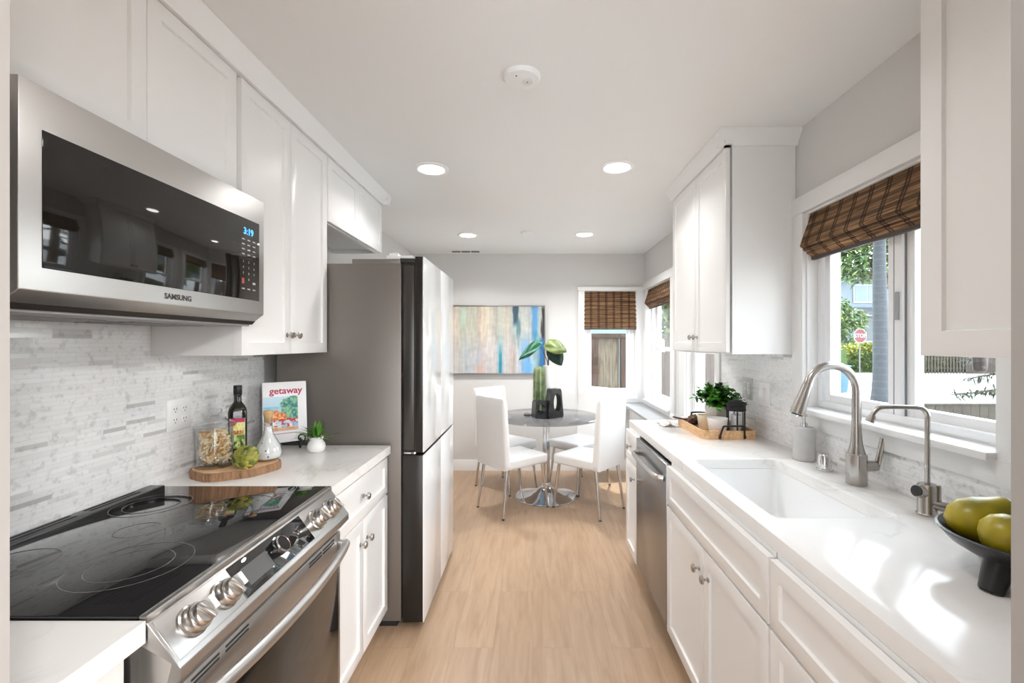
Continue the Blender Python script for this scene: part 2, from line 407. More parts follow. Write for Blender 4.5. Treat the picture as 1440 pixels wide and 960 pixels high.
# openings: (y0, y1, z0, z1)
W1 = (1.21, 2.077, 1.125, 2.013); W2 = (3.08, 3.70, .82, 2.01); W3 = (4.08, 4.957, .82, 2.01)
def wall_with_holes(bm, y0, y1, x0, x1, holes):
    ys = sorted({y0, y1, *[h[0] for h in holes], *[h[1] for h in holes]})
    for a, b in zip(ys, ys[1:]):
        h = [q for q in holes if q[0] <= a and q[1] >= b]
        if h:
            box(bm, x0, x1, a, b, 0, h[0][2]); box(bm, x0, x1, a, b, h[0][3], ZC)
        else: box(bm, x0, x1, a, b, 0, ZC)
bm = new(); wall_with_holes(bm, YF, 5.24, XR, XR+.15, [W1, W2, W3]); wr = struct('wall_right', bm, WALL)
bm = new()
box(bm, XR-.010, XR+.001, YF, 1.10, .90, 1.40); box(bm, XR-.010, XR+.001, 1.10, 2.16, .90, 1.07); box(bm, XR-.010, XR+.001, 2.16, 2.992, .90, 1.40)
obj('backsplash', bm, MOSAIC, wr)
WB = (.573, 1.16, .82, 2.01)
bm = new()
box(bm, XL-.14, WB[0], YB, YB+.15, 0, ZC); box(bm, WB[1], XR+.15, YB, YB+.15, 0, ZC); box(bm, WB[0], WB[1], YB, YB+.15, 0, WB[2]); box(bm, WB[0], WB[1], YB, YB+.15, WB[3], ZC)
struct('wall_back', bm, WALL)
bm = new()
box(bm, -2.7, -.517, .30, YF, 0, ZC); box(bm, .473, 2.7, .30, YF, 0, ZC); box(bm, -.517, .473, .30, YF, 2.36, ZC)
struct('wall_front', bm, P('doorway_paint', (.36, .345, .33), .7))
bm = new(); box(bm, -2.7, -2.56, -2.0, .30, 0, ZC); struct('wall_rear_left', bm, WALL)
bm = new(); box(bm, 2.56, 2.7, -2.0, .30, 0, ZC); struct('wall_rear_right', bm, WALL)
bm = new(); box(bm, -2.56, -1.55, -2.0, -1.88, 0, ZC); box(bm, 1.55, 2.56, -2.0, -1.88, 0, ZC); box(bm, -1.55, 1.55, -2.0, -1.88, 2.1, ZC); struct('wall_rear', bm, WALL)
bm = new(); prism(bm, [(YB-.014, 0), (YB, 0), (YB, .118), (YB-.008, .118), (YB-.014, .105)], XL, 1.06, 'x'); struct('baseboard_back', bm, TRIM)
bm = new(); prism(bm, [(XL, 0), (XL+.014, 0), (XL+.014, .105), (XL+.008, .118), (XL, .118)], 3.12, YB-.014, 'y'); struct('baseboard_left', bm, TRIM)

# crown mouldings (left run over the cabinets with its return, right over the far cabinet)
CT = 2.352
def crown_profile(xf, d):   # xf front plane of cabinet, d = +1 towards +x
    return [(xf-.02*d, CT), (xf+.012*d, CT), (xf+.016*d, CT+.012), (xf+.045*d, ZC-.018), (xf+.05*d, ZC-.001), (xf-.02*d, ZC-.001)]
bm = new(); prism(bm, crown_profile(-1.018, 1), YF, 3.08, 'y')
prism(bm, [(3.06, CT), (3.092, CT), (3.096, CT+.012), (3.125, ZC-.018), (3.13, ZC-.001), (3.06, ZC-.001)], XL, -.97, 'x'); struct('trim_1', bm, TRIM)
bm = new(); prism(bm, crown_profile(.92, -1), 2.13, 3.0, 'y')
prism(bm, [(2.177, CT), (2.145, CT), (2.141, CT+.012), (2.112, ZC-.018), (2.107, ZC-.001), (2.177, ZC-.001)], .872, XR, 'x'); struct('trim_2', bm, TRIM)

# ---------------------------------------------------------------- windows in the right wall
def ring_x(bm, x0, x1, y0, y1, z0, z1, wd, bev=.002):
    box(bm, x0, x1, y0, y0+wd, z0, z1, bev); box(bm, x0, x1, y1-wd, y1, z0, z1, bev)
    box(bm, x0, x1, y0+wd, y1-wd, z0, z0+wd, bev); box(bm, x0, x1, y0+wd, y1-wd, z1-wd, z1, bev)
def window_right(name, H, cas_l, cas_r, kind, top_cap=True, apron=.065):
    y0, y1, z0, z1 = H
    root = struct_root(name, (XR, (y0+y1)/2, z0))
    bm = new(); xc0, xc1 = XR-.02, XR+.001
    box(bm, xc0, xc1, y0-cas_r, y0, z0-.02, z1, .002); box(bm, xc0, xc1, y1, y1+cas_l, z0-.02, z1, .002)
    box(bm, xc0-.004, xc1, y0-cas_r, y1+cas_l, z1, z1+.078, .002)
    box(bm, xc0, xc1, y0-cas_r, y1+cas_l, z0-.02-apron, z0-.02, .002)
    obj('casing', bm, TRIM, root)
    bm = new(); box(bm, XR-.05, XR+.06, y0-.005, y1+.005, z0-.02, z0+.003, .005); obj('sill', bm, TRIM, root)
    bm = new(); jt = .008      # jamb lining
    box(bm, XR-.001, XR+.15, y0, y0+jt, z0, z1); box(bm, XR-.001, XR+.15, y1-jt, y1, z0, z1); box(bm, XR-.001, XR+.15, y0+jt, y1-jt, z1-jt, z1); box(bm, XR+.05, XR+.15, y0+jt, y1-jt, z0, z0+.012)
    obj('jamb', bm, TRIM, root)
    bm = new(); ring_x(bm, XR+.045, XR+.125, y0+jt, y1-jt, z0+.01, z1-jt, .026); obj('frame', bm, VINYL, root)
    return root
r1 = window_right('window_1', W1, .083, .085, 'slider')
for (a, b, xs) in ((1.635, 2.035, XR+.055), (1.243, 1.605, XR+.065)):
    bm = new(); ring_x(bm, xs, xs+.035, a, b, 1.155, 1.985, .038, .004); s_ = obj('sash', bm, VINYL, r1)
    bm = new(); box(bm, xs+.014, xs+.019, a+.036, b-.036, 1.191, 1.949); obj('glass', bm, GLASS, s_)
bm = new(); box(bm, XR+.05, XR+.10, 1.602, 1.638, 1.15, 1.99, .004); obj('mullion', bm, VINYL, r1)
SEAL = P('grey_seal', (.22, .22, .23), .6)
for (ya, yb, xx) in ((1.6375, 1.6425, XR+.052), (1.5985, 1.6025, XR+.060)):
    bm = new(); box(bm, xx, xx+.03, ya, yb, 1.16, 1.985); obj('weather_seal', bm, SEAL, r1)
bm = new(); box(bm, XR+.040, XR+.052, 1.612, 1.628, 1.50, 1.60, .003); obj('latch', bm, P('grey_latch', (.35, .35, .36), .4), r1)
def hung(root, H, zm):
    y0, y1, z0, z1 = H
    for (za, zb, xs) in ((z0+.035, zm+.02, XR+.055), (zm-.02, z1-.035, XR+.09)):
        bm = new(); ring_x(bm, xs, xs+.03, y0+.034, y1-.034, za, zb, .04, .004); s_ = obj('sash', bm, VINYL, root)
        bm = new(); box(bm, xs+.012, xs+.017, y0+.072, y1-.072, za+.038, zb-.038); obj('glass', bm, GLASS, s_)
r2 = window_right('window_2', W2, .13, .075, 'hung'); hung(r2, W2, 1.36)
r3 = window_right('window_3', W3, .128, .118, 'hung'); hung(r3, W3, 1.36)
# window in the back wall
x0, x1, z0, z1 = WB
r4 = struct_root('window_4', ((x0+x1)/2, YB, z0))
bm = new()
box(bm, x0-.064, x0, YB-.02, YB+.001, z0-.02, z1, .002); box(bm, x1, XR-.004, YB-.02, YB+.001, z0-.02, z1, .002)
box(bm, x0-.072, XR-.004, YB-.026, YB+.001, z1, z1+.04, .002); box(bm, x0-.064, XR-.004, YB-.02, YB+.001, z0-.065, z0-.02, .002)
obj('casing', bm, TRIM, r4)
bm = new(); box(bm, x0-.005, x1+.005, YB-.035, YB+.06, z0-.02, z0+.003, .004); obj('sill', bm, TRIM, r4)
bm = new(); jt = .008
box(bm, x0, x0+jt, YB-.001, YB+.15, z0, z1); box(bm, x1-jt, x1, YB-.001, YB+.15, z0, z1); box(bm, x0+jt, x1-jt, YB-.001, YB+.15, z1-jt, z1); box(bm, x0+jt, x1-jt, YB+.05, YB+.15, z0, z0+.012)
obj('jamb', bm, TRIM, r4)
def ring_y(bm, y0, y1, x0, x1, z0, z1, wl_, wr_, wz, bev=.003):
    box(bm, x0, x0+wl_, y0, y1, z0, z1, bev); box(bm, x1-wr_, x1, y0, y1, z0, z1, bev)
    box(bm, x0+wl_, x1-wr_, y0, y1, z0, z0+wz, bev); box(bm, x0+wl_, x1-wr_, y0, y1, z1-wz, z1, bev)
bm = new(); ring_y(bm, YB+.045, YB+.125, x0+jt, x1-jt, z0+.01, z1-jt, .03, .04, .03); obj('frame', bm, VINYL, r4)
bm = new(); ring_y(bm, YB+.055, YB+.09, x0+.036, x1-.046, z0+.035, z1-.035, .055, .055, .055); s_ = obj('sash', bm, VINYL, r4)
bm = new(); box(bm, x0+.09, x1-.10, YB+.07, YB+.075, z0+.088, z1-.088); obj('glass', bm, GLASS, s_)

# ---------------------------------------------------------------- woven roman shades
def roman(name, label, w_, h, loc, rotz, soft):
    """local x = width, local -y = into the room, z down from 0"""
    t = thing(name, label, 'window shade', loc, rotz, 'woven wood roman shades')
    bm = new()
    if soft == 'fold':
        front = [(-.012, 0), (-.024, -.05), (-.044, -.105), (-.056, -.142), (-.058, -.150), (-.051, -.157), (-.043, -.160), (-.046, -.166), (-.034, -.174), (-.026, -.177), (-.029, -.183), (-.016, -.191), (-.004, -.203)]
        back = [(.006, -.203), (-.020, -.150), (-.010, -.09), (.002, 0)]
    else:
        front = [(-.012, 0)]; k = 9
        for i in range(1, k+1):
            z = -h*i/k; out = .016 + .016*(i/k)
            front += [(-out-.006, z+h/k*.35), (-out, z+.004), (-out+.008, z)]
        front = front[:-1] + [(-.034, -h)]
        back = [(-.006, -h), (-.002, -h*.5), (-.002, 0)]
    prism(bm, front + back, -w_/2, w_/2, 'x')
    obj('woven_panel', bm, SHADE, t, False, 25)
    bm = new(); box(bm, -w_/2, w_/2, -.012, .012, -.02, .0, .002); obj('headrail', bm, P('headrail_brown', lin(70, 50, 36), .6), t, False)
    bm = new(); box(bm, -w_/2+.001, w_/2-.001, -.008, .008, -h-.008, -h*.95, .002) if soft == 'fold' else box(bm, -w_/2+.001, w_/2-.001, -.034, -.008, -h-.006, -h+.008, .003)
    obj('bottom_rail', bm, P('shade_edge_grey', lin(70, 62, 60), .7), t, False)
    return t
roman('roman_shade', 'brown woven wood shade folded up over the sink window', W1[1]-W1[0]-.012, .205, (XR+.024, (W1[0]+W1[1])/2, W1[3]-.005), R(-90), 'fold')
roman('roman_shade', 'brown woven shade, mostly behind the far right wall cabinet', W2[1]-W2[0]-.006, .205, (XR+.014, (W2[0]+W2[1])/2, W2[3]-.004), R(-90), 'fold')
roman('roman_shade', 'brown woven shade on the side window next to the dining corner', W3[1]-W3[0]-.012, .205, (XR+.024, (W3[0]+W3[1])/2, W3[3]-.005), R(-90), 'fold')
roman('roman_shade', 'wide checked brown woven shade hanging flat on the back wall window', WB[1]-WB[0]-.008, .425, ((WB[0]+WB[1])/2, YB+.024, WB[3]-.006), 0, 'pleat')

# ---------------------------------------------------------------- ceiling fittings
def lathe_down(bm, prof, c, n=40, mi=0): lathe(bm, [(r, -z) for r, z in prof], n, c, mi)
lights = [(-.58, 2.612, 'recessed ceiling light before the tall left cabinets'), (.48, 2.585, 'recessed ceiling light by the far right wall cabinet'),
          (-.597, 4.20, 'recessed ceiling light near the ceiling vent'), (.476, 4.17, 'recessed ceiling light over the right of the dining table'),
          (.10, 1.0, 'added recessed fill light, out of view above the near end of the aisle')]  # this last light is added out of view to lift the dark left side
first = None
for (lx, ly, lab) in lights:
    if first is None:
        first = thing('recessed_light', lab, 'ceiling light', (lx, ly, ZC), 0, 'recessed ceiling lights')
        bm = new(); lathe_down(bm, [(.072, -.001), (.098, -.001), (.098, .003), (.090, .008), (.078, .010), (.072, .006)], (0, 0, 0)); obj('trim_ring', bm, P('light_trim', (.86, .86, .85), .4), first, False)
        bm = new(); lathe_down(bm, [(0, .001), (.074, .001), (.074, .006), (.05, .008), (0, .009)], (0, 0, 0)); obj('lens', bm, LENS, first, False)
    else: dup(first, (lx, ly, ZC), 0, lab)
    L = bpy.data.objects.new('downlight_lamp', bpy.data.lights.new('downlight_lamp', 'AREA')); COL.objects.link(L)
    L.data.shape = 'DISK'; L.data.spread = R(140); L.data.size = .14; L.data.energy = LAMP*(.55 if ly < 1.5 else .72 if ly < 3 else 1.9); L.data.color = (1, .99, .985); L.location = (lx, ly, ZC-.013)
# unseen drum lamp added behind the doorway to brighten the left side
t = thing('drum_fill_lamp', 'added drum fill lamp, unseen behind the doorway, brightening the left side', 'ceiling light', (1.25, -1.2, ZC))
bm = new(); lathe_down(bm, [(0, -.001), (.20, -.001), (.20, .02), (0, .02)], (0, 0, 0)); obj('base', bm, TRIM, t, False)
bm = new(); lathe_down(bm, [(.185, .018), (.19, .018), (.19, .10), (.185, .10)], (0, 0, 0), cap=False) if False else lathe(bm, [(.185, -.02), (.19, -.02), (.19, -.10), (.185, -.10), (.185, -.02)], 40, cap=False); obj('shade', bm, TRIM, t, False)
L = bpy.data.objects.new('drum_fill_light', bpy.data.lights.new('drum_fill_light', 'AREA')); COL.objects.link(L)
L.data.shape = 'DISK'; L.data.size = .36; L.data.energy = DRUM_FILL; L.data.color = (1, .99, .985); L.location = (1.25, -1.2, ZC-.104)
t = thing('smoke_detector', 'round white disc detector on the ceiling nearest the camera', 'smoke detector', (-.04, 1.709, ZC))
bm = new(); lathe_down(bm, [(.058, -.001), (.070, -.001), (.070, .008), (.064, .016), (.03, .021), (0, .022)], (0, 0, 0)); obj('cover', bm, TRIM, t, False)
bm = new(); lathe_down(bm, [(.018, .019), (.022, .019), (.021, .023), (.017, .023)], (.02, .0, 0), 24); obj('button_ring', bm, P('detector_ring', (.72, .715, .70), .5), t, False)
bm = new(); lathe_down(bm, [(0, .018), (.003, .018), (.003, .0235), (0, .024)], (.02, .0, 0), 12); obj('indicator', bm, BLKPL, t, False)
bm = new(); lathe_down(bm, [(0, .014), (.003, .014), (.003, .0205), (0, .021)], (-.02, -.035, 0), 12); obj('indicator', bm, BLKPL, t, False)
bm = new(); lathe_down(bm, [(.05, -.001), (.058, -.001), (.058, .01), (.05, .018), (0, .022)], (-.045, 4.12, ZC))
solo('ceiling_cover', bm, TRIM, 'small white round cover on the ceiling between the two far lights', 'ceiling cover', (-.045, 4.12, ZC))
t = thing('ceiling_vent', 'white slotted air vent in the ceiling near the back wall', 'air vent', (-.73, 4.96, ZC))
bm = new(); ring = [(-.17, .17, -.06, -.045), (-.17, .17, .045, .06), (-.17, -.15, -.045, .045), (.15, .17, -.045, .045), (-.055, -.045, -.045, .045), (.05, .06, -.045, .045)]
for a, b, c, d in ring: box(bm, a, b, c, d, -.004, .001, .001)
obj('frame', bm, TRIM, t, False)
bm = new(); box(bm, -.15, .15, -.045, .045, -.002, .0005); obj('duct_opening', bm, P('vent_dark', (.03, .03, .03), .9), t, False)
bm = new()
for k in range(5): box(bm, -.15, .15, -.042+k*.019, -.040+k*.019, -.0035, -.0015)
obj('louvre', bm, P('vent_slat', (.30, .295, .29), .5), t, False)

# ================================================================== CABINETS
def shaker(bm, xf, d, y0, y1, z0, z1, th=.02, stile=.062, rec=.009):
    """a recessed-panel front; xf = its outer face, d = direction it faces (+1 / -1 along x)"""
    p = bmesh.new(); bmesh.ops.create_cube(p, size=1)
    bmesh.ops.transform(p, matrix=Matrix.Translation((xf-d*th/2, (y0+y1)/2, (z0+z1)/2)) @ Matrix.Diagonal((th, y1-y0, z1-z0, 1)), verts=p.verts)
    f = max(p.faces, key=lambda q: q.calc_center_median().x*d)
    bmesh.ops.bevel(p, geom=list(f.edges), offset=.0018, segments=2, profile=.5, affect='EDGES')
    f = max(p.faces, key=lambda q: q.calc_area() if q.calc_center_median().x*d > (xf*d-.0005) else 0)
    stile = min(stile, (z1-z0)*.32)
    bmesh.ops.inset_region(p, faces=[f], thickness=stile, depth=0)
    bmesh.ops.inset_region(p, faces=[f], thickness=.0025, depth=0)
    bmesh.ops.translate(p, verts=f.verts, vec=(-d*rec, 0, 0))
    merge(bm, p)
def knob(parent, xf, d, y, z, r=.015, m=None):
    bm = new()
    M_ = Matrix.Rotation(R(90*d), 4, 'Y')
    lathe(bm, [(.0, -.002), (.009, -.002), (.009, .002), (.005, .004), (.0045, .013), (.007, .016), (r, .019), (r, .024), (r*.75, .028), (0, .029)], 20, (xf, y, z), 0, M_)
    return obj('knob', bm, m or NICKEL, parent)
def front(parent, kind, xf, d, y0, y1, z0, z1, knobs=(), stile=.062):
    bm = new(); shaker(bm, xf, d, y0+.0015, y1-.0015, z0+.0015, z1-.0015, stile=stile)
    o = obj(kind, bm, CAB, parent)
    for (y, z) in knobs: knob(o, xf, d, y, z)
    return o
def carcass(parent, xb, xf, y0, y1, z0, z1, kick=False, d=1):
    bm = new()
    if kick:
        box(bm, min(xb, xf), max(xb, xf), y0, y1, .105, z1); 
        xk = xf - d*.06; box(bm, min(xb, xk), max(xb, xk), y0+.001, y1-.001, 0, .105)
    else: box(bm, min(xb, xf), max(xb, xf), y0, y1, z0, z1)
    return obj('body', bm, CAB, parent)
CW = XR-.012   # cabinet backs, right
CL = XL+.012
# -- left
FL, FU = -.712, -1.018
t = thing('base_cabinet', 'white base cabinet under the short worktop nearest the camera', 'cabinet', (-1.0, .64, 0), 0, 'kitchen base cabinets')
carcass(t, CL, FL-.022, YF+.004, .815, 0, .874, True)
front(t, 'drawer', FL, 1, YF+.01, .795, .70, .868, [(.62, .78)]); front(t, 'door', FL, 1, YF+.01, .795, .11, .692, [(.75, .62)])
t = thing('base_cabinet', 'white base cabinet with drawer and two doors beside the refrigerator', 'cabinet', (-1.0, 1.92, 0), 0, 'kitchen base cabinets')
carcass(t, CL, FL-.022, 1.597, 2.238, 0, .874, True)
front(t, 'drawer', FL, 1, 1.60, 2.236, .682, .862, [(1.918, .775)]); front(t, 'door', FL, 1, 1.60, 1.918, .108, .676, [(1.88, .585)]); front(t, 'door', FL, 1, 1.918, 2.236, .108, .676, [(1.956, .585)])
t = thing('wall_cabinet', 'white two-door wall cabinet above the microwave', 'cabinet', (-1.2, 1.2, 1.925), 0, 'kitchen wall cabinets')
carcass(t, CL, FU-.022, YF+.004, 1.583, 1.925, CT+.01)
front(t, 'door', FU, 1, YF+.35, 1.202, 1.93, CT-.002); front(t, 'door', FU, 1, 1.202, 1.568, 1.93, CT-.002); front(t, 'door', FU, 1, YF+.01, YF+.348, 1.93, CT-.002)
t = thing('wall_cabinet', 'tall white two-door wall cabinet between microwave and refrigerator', 'cabinet', (-1.2, 1.92, 1.372), 0, 'kitchen wall cabinets')
carcass(t, CL, FU-.022, 1.590, 2.258, 1.374, CT+.01)
front(t, 'door', FU, 1, 1.592, 1.918, 1.372, CT-.002, [(1.887, 1.452)]); front(t, 'door', FU, 1, 1.918, 2.256, 1.372, CT-.002, [(1.949, 1.452)])
t = thing('wall_cabinet', 'short white wall cabinet above the refrigerator', 'cabinet', (-1.2, 2.67, 2.0), 0, 'kitchen wall cabinets')
bm = new(); box(bm, CL, FU-.022, 2.264, 3.078, 2.045, CT+.01); box(bm, CL, FU-.022, 2.264, 2.284, 2.022, 2.045); box(bm, CL, FU-.022, 3.058, 3.078, 2.022, 2.045); box(bm, FU-.045, FU-.022, 2.284, 3.058, 2.022, 2.045)
obj('body', bm, CAB, t)
front(t, 'door', FU, 1, 2.266, 2.668, 2.025, CT-.002); front(t, 'door', FU, 1, 2.668, 3.074, 2.025, CT-.002)
# -- right
FR_, FRU = .612, .92
t = thing('base_cabinet', 'narrow white cabinet with drawer at the dining end of the right worktop', 'cabinet', (.93, 2.84, 0), 0, 'kitchen base cabinets')
carcass(t, CW, FR_+.022, 2.688, 2.985, 0, .874, True, -1)
front(t, 'drawer', FR_, -1, 2.695, 2.985, .682, .862, [(2.84, .775)]); front(t, 'door', FR_, -1, 2.695, 2.985, .108, .676, [(2.735, .60)])
t = thing('base_cabinet', 'white sink base cabinet with two doors below the sink', 'cabinet', (.93, 1.63, 0), 0, 'kitchen base cabinets')
bm = new()
box(bm, .69, CW, 1.184, 2.076, 0, .105); box(bm, FR_+.022, CW, 1.184, 2.076, .105, .60)
box(bm, FR_+.022, .668, 1.184, 2.076, .60, .874); box(bm, 1.10, CW, 1.184, 2.076, .60, .874); box(bm, .668, 1.10, 1.184, 1.27, .60, .874); box(bm, .668, 1.10, 2.01, 2.076, .60, .874)
obj('body', bm, CAB, t)
front(t, 'drawer_front', FR_, -1, 1.184, 2.076, .685, .862); front(t, 'door', FR_, -1, 1.63, 2.076, .108, .679, [(1.672, .592)]); front(t, 'door', FR_, -1, 1.184, 1.63, .108, .679, [(1.588, .592)])
t = thing('base_cabinet', 'white drawer cabinet nearest the camera on the right', 'cabinet', (.93, .81, 0), 0, 'kitchen base cabinets')
carcass(t, CW, FR_+.022, YF+.004, 1.178, 0, .874, True, -1)
front(t, 'drawer', FR_, -1, YF+.10, 1.176, .685, .862, [(.75, .775)]); front(t, 'drawer', FR_, -1, YF+.10, 1.176, .40, .679, [(.75, .54)]); front(t, 'drawer', FR_, -1, YF+.10, 1.176, .108, .394, [(.75, .25)])
t = thing('wall_cabinet', 'white two-door wall cabinet left of the sink window', 'cabinet', (1.08, 2.57, 1.372), 0, 'kitchen wall cabinets')
carcass(t, XR-.002, FRU+.028, 2.160, 2.99, 1.366, CT+.01)
front(t, 'door', FRU, -1, 2.166, 2.578, 1.372, CT-.002, stile=.065); front(t, 'door', FRU, -1, 2.578, 2.99, 1.372, CT-.002, stile=.065)
doors = [k_ for k_ in t.children if k_.name.startswith('door')]
knob(doors[0], FRU, -1, 2.545, 1.452); knob(doors[1], FRU, -1, 2.611, 1.452)
t = thing('wall_cabinet', 'white wall cabinet covering the near end of the sink window', 'cabinet', (1.08, .77, 1.386), 0, 'kitchen wall cabinets')
carcass(t, XR-.026, FRU+.022, YF+.004, 1.080, 1.392, CT+.01)
front(t, 'door', FRU, -1, .62, 1.082, 1.386, CT-.002, stile=.077); front(t, 'door', FRU, -1, YF+.01, .618, 1.386, CT-.002, stile=.05)

# -- worktops
def slab(bm, xs, ys, z0, z1, hole=None, bev=.003):
    """flat slab, optional rectangular hole (grid cell index 1,1)"""
    p = bmesh.new(); V = {}
    for k, z in enumerate((z0, z1)):
        for i, x in enumerate(xs):
            for j, y in enumerate(ys): V[i, j, k] = p.verts.new((x, y, z))
    nx, ny = len(xs)-1, len(ys)-1
    solid = lambda i, j: 0 <= i < nx and 0 <= j < ny and (i, j) != hole
    for i in range(nx):
        for j in range(ny):
            if not solid(i, j): continue
            p.faces.new([V[i, j, 1], V[i+1, j, 1], V[i+1, j+1, 1], V[i, j+1, 1]]); p.faces.new([V[i, j+1, 0], V[i+1, j+1, 0], V[i+1, j, 0], V[i, j, 0]])
            for (di, dj, a, b) in ((-1, 0, (i, j+1), (i, j)), (1, 0, (i+1, j), (i+1, j+1)), (0, -1, (i, j), (i+1, j)), (0, 1, (i+1, j+1), (i, j+1))):
                if not solid(i+di, j+dj): p.faces.new([V[a+(0,)], V[b+(0,)], V[b+(1,)], V[a+(1,)]])
    if hole:
        i, j = hole
        c = [e for e in p.edges if abs(e.verts[0].co.z-e.verts[1].co.z) > .001 and xs[i]-1e-4 <= e.verts[0].co.x <= xs[i+1]+1e-4 and ys[j]-1e-4 <= e.verts[0].co.y <= ys[j+1]+1e-4]
        bmesh.ops.bevel(p, geom=c, offset=.022, segments=5, profile=.5, affect='EDGES')
    e = [e for e in p.edges if len(e.link_faces) == 2 and e.calc_face_angle(0) > 1.2 and e.verts[0].co.z > z1-.0005 and e.verts[1].co.z > z1-.0005]
    bmesh.ops.bevel(p, geom=e, offset=bev, segments=2, profile=.5, affect='EDGES')
    for f in p.faces: f.smooth = True
    merge(bm, p)
ZT = .915
bm = new(); slab(bm, (CL, -.70), (YF+.002, .823), .875, ZT); solo('worktop', bm, QUARTZ, 'short white quartz worktop in the near left corner', 'worktop', (-1.02, .64, .875), 'white quartz worktops')
bm = new(); slab(bm, (CL, -.70), (1.588, 2.243), .875, ZT); solo('worktop', bm, QUARTZ, 'white quartz worktop between the range and the refrigerator', 'worktop', (-1.02, 1.92, .875), 'white quartz worktops')
SX0, SX1, SY0, SY1 = .70, 1.052, 1.315, 1.975
bm = new(); slab(bm, (.634, SX0, SX1, XR-.012), (YF+.002, SY0, SY1, 2.995), .875, ZT, hole=(1, 1)); solo('worktop', bm, QUARTZ, 'long white quartz worktop around the sink along the right wall', 'worktop', (.94, 1.72, .875), 'white quartz worktops')
# grey side top along the dining windows
t = thing('side_counter', 'low grey-topped ledge unit below the dining corner side windows', 'counter', (1.12, 4.05, 0))
bm = new(); slab(bm, (1.0, XR-.022), (3.0, YB-.036), .735, .756); obj('top', bm, P('grey_laminate', (.30, .295, .29), .35), t)
bm = new(); box(bm, 1.0905, XR-.025, 3.01, YB-.04, 0, .735); obj('body', bm, CAB, t)
for k in range(4): front(t, 'door', 1.07, -1, 3.02+k*.505, 3.515+k*.505, .09, .72)

# -- undermount sink
t = thing('kitchen_sink', 'white rectangular undermount sink set in the right worktop', 'sink', ((SX0+SX1)/2, (SY0+SY1)/2, .66))
p = new(); bmesh.ops.create_cube(p, size=1)
bmesh.ops.transform(p, matrix=Matrix.Translation(((SX0+SX1)/2, (SY0+SY1)/2, .7725)) @ Matrix.Diagonal((SX1-SX0+.012, SY1-SY0+.012, .203, 1)), verts=p.verts)
bmesh.ops.delete(p, geom=[max(p.faces, key=lambda f: f.calc_center_median().z)], context='FACES')
e = [e for e in p.edges if not e.is_boundary]
bmesh.ops.bevel(p, geom=e, offset=.03, segments=5, profile=.5, affect='EDGES')
bmesh.ops.recalc_face_normals(p, faces=p.faces)
solidify(p, geom=list(p.faces), thickness=.006)
for f in p.faces: f.smooth = True
SINKW = P('sink_white', (.88, .875, .865), .16)
obj('basin', p, SINKW, t)
bm = new(); lathe(bm, [(.02, .6715), (.045, .6715), (.048, .675), (.043, .678), (.02, .676), (0, .674)], 28, ((SX0+SX1)/2+.05, 1.66, 0)); obj('drain', bm, CHROME, t)

# ================================================================== APPLIANCES
# ---- slide-in range
Y0, Y1 = .8265, 1.5845
t = thing('range_cooker', 'stainless slide-in electric range with black glass cooktop', 'stove', (-1.0, 1.205, 0))
bm = new(); side = [(CL+.002, .02), (-.70, .02), (-.70, .76), (-.668, .775), (-.640, .806), (-.640, .826), (-.704, .912), (CL+.002, .912)]
prism(bm, side, Y0, Y1, 'y', bev=.002); obj('body', bm, STEEL, t)
bm = new(); prism(bm, [(-.655, .835), (-.665, .79), (-.70, .76), (-.70, .72), (-.715, .72), (-.715, .87)], Y0-.001, Y0+.0005, 'y'); obj('side_badge', bm, STEEL, t)
bm = new(); box(bm, CL+.055, -.715, Y0+.001, Y1-.001, .911, .921, .002); ct = obj('cooktop', bm, BLKGLASS, t)
bm = new()
box(bm, -.716, -.700, Y0, Y1, .905, .9215, .003); obj('front_trim', bm, STEEL, t)
RING = P('burner_ring_grey', (.12, .12, .12), .2)
def ring_flat(bm, c, r, wd=.0008, z=.9212):
    lathe(bm, [(r-wd, z), (r+wd, z), (r+wd, z+.0003), (r-wd, z+.0003)], 64, (c[0], c[1], 0), cap=False)
for c, rr in (((-.90, 1.02), (.115, .078)), ((-.90, 1.40), (.09,)), ((-1.17, 1.02), (.08,)), ((-1.17, 1.40), (.10, .07)), ((-1.05, 1.21), (.05,))):
    bm = new()
    for r in rr: ring_flat(bm, c, r)
    obj('burner_ring', bm, RING, ct)
bm = new(); box(bm, CL+.003, CL+.056, Y0+.002, Y1-.002, .906, .9255, .004); rv = obj('rear_vent_trim', bm, P('vent_trim_black', (.03, .03, .032), .3, spec=.6), t)
for yc in (.99, 1.21, 1.42):
    bm = new()
    for k in range(2): box(bm, CL+.013+k*.018, CL+.022+k*.018, yc-.085, yc+.085, .925, .926)
    obj('vent_slot', bm, GAP, rv)
# control panel frame: origin at the middle of the slope
nrm = Vector((.086, 0, .064)).normalized(); up_ = Vector((-.064, 0, .086)).normalized()
def panel_M(y, v=0.0, lift=0.0):
    o = Vector((-.672, y, .869)) + up_*v + nrm*lift
    xa = Vector((0, 1, 0)); ya = up_; za = nrm
    return Matrix(((xa.x, ya.x, za.x, o.x), (xa.y, ya.y, za.y, o.y), (xa.z, ya.z, za.z, o.z), (0, 0, 0, 1)))
bm = new(); box(bm, -.372, .372, -.042, .044, -.001, .0025, .001, mat=panel_M(1.2055)); cp = obj('control_panel', bm, STEEL, t)
bm = new(); box(bm, -.155, .165, -.040, .043, .002, .0042, .001, mat=panel_M(1.185)); dp = obj('display_panel', bm, BLKGLASS, cp)
bm = new(); box(bm, -.125, -.025, -.022, .022, .0042, .0046, mat=panel_M(1.185)); obj('screen', bm, P('grey_screen', (.10, .10, .10), .25), dp)
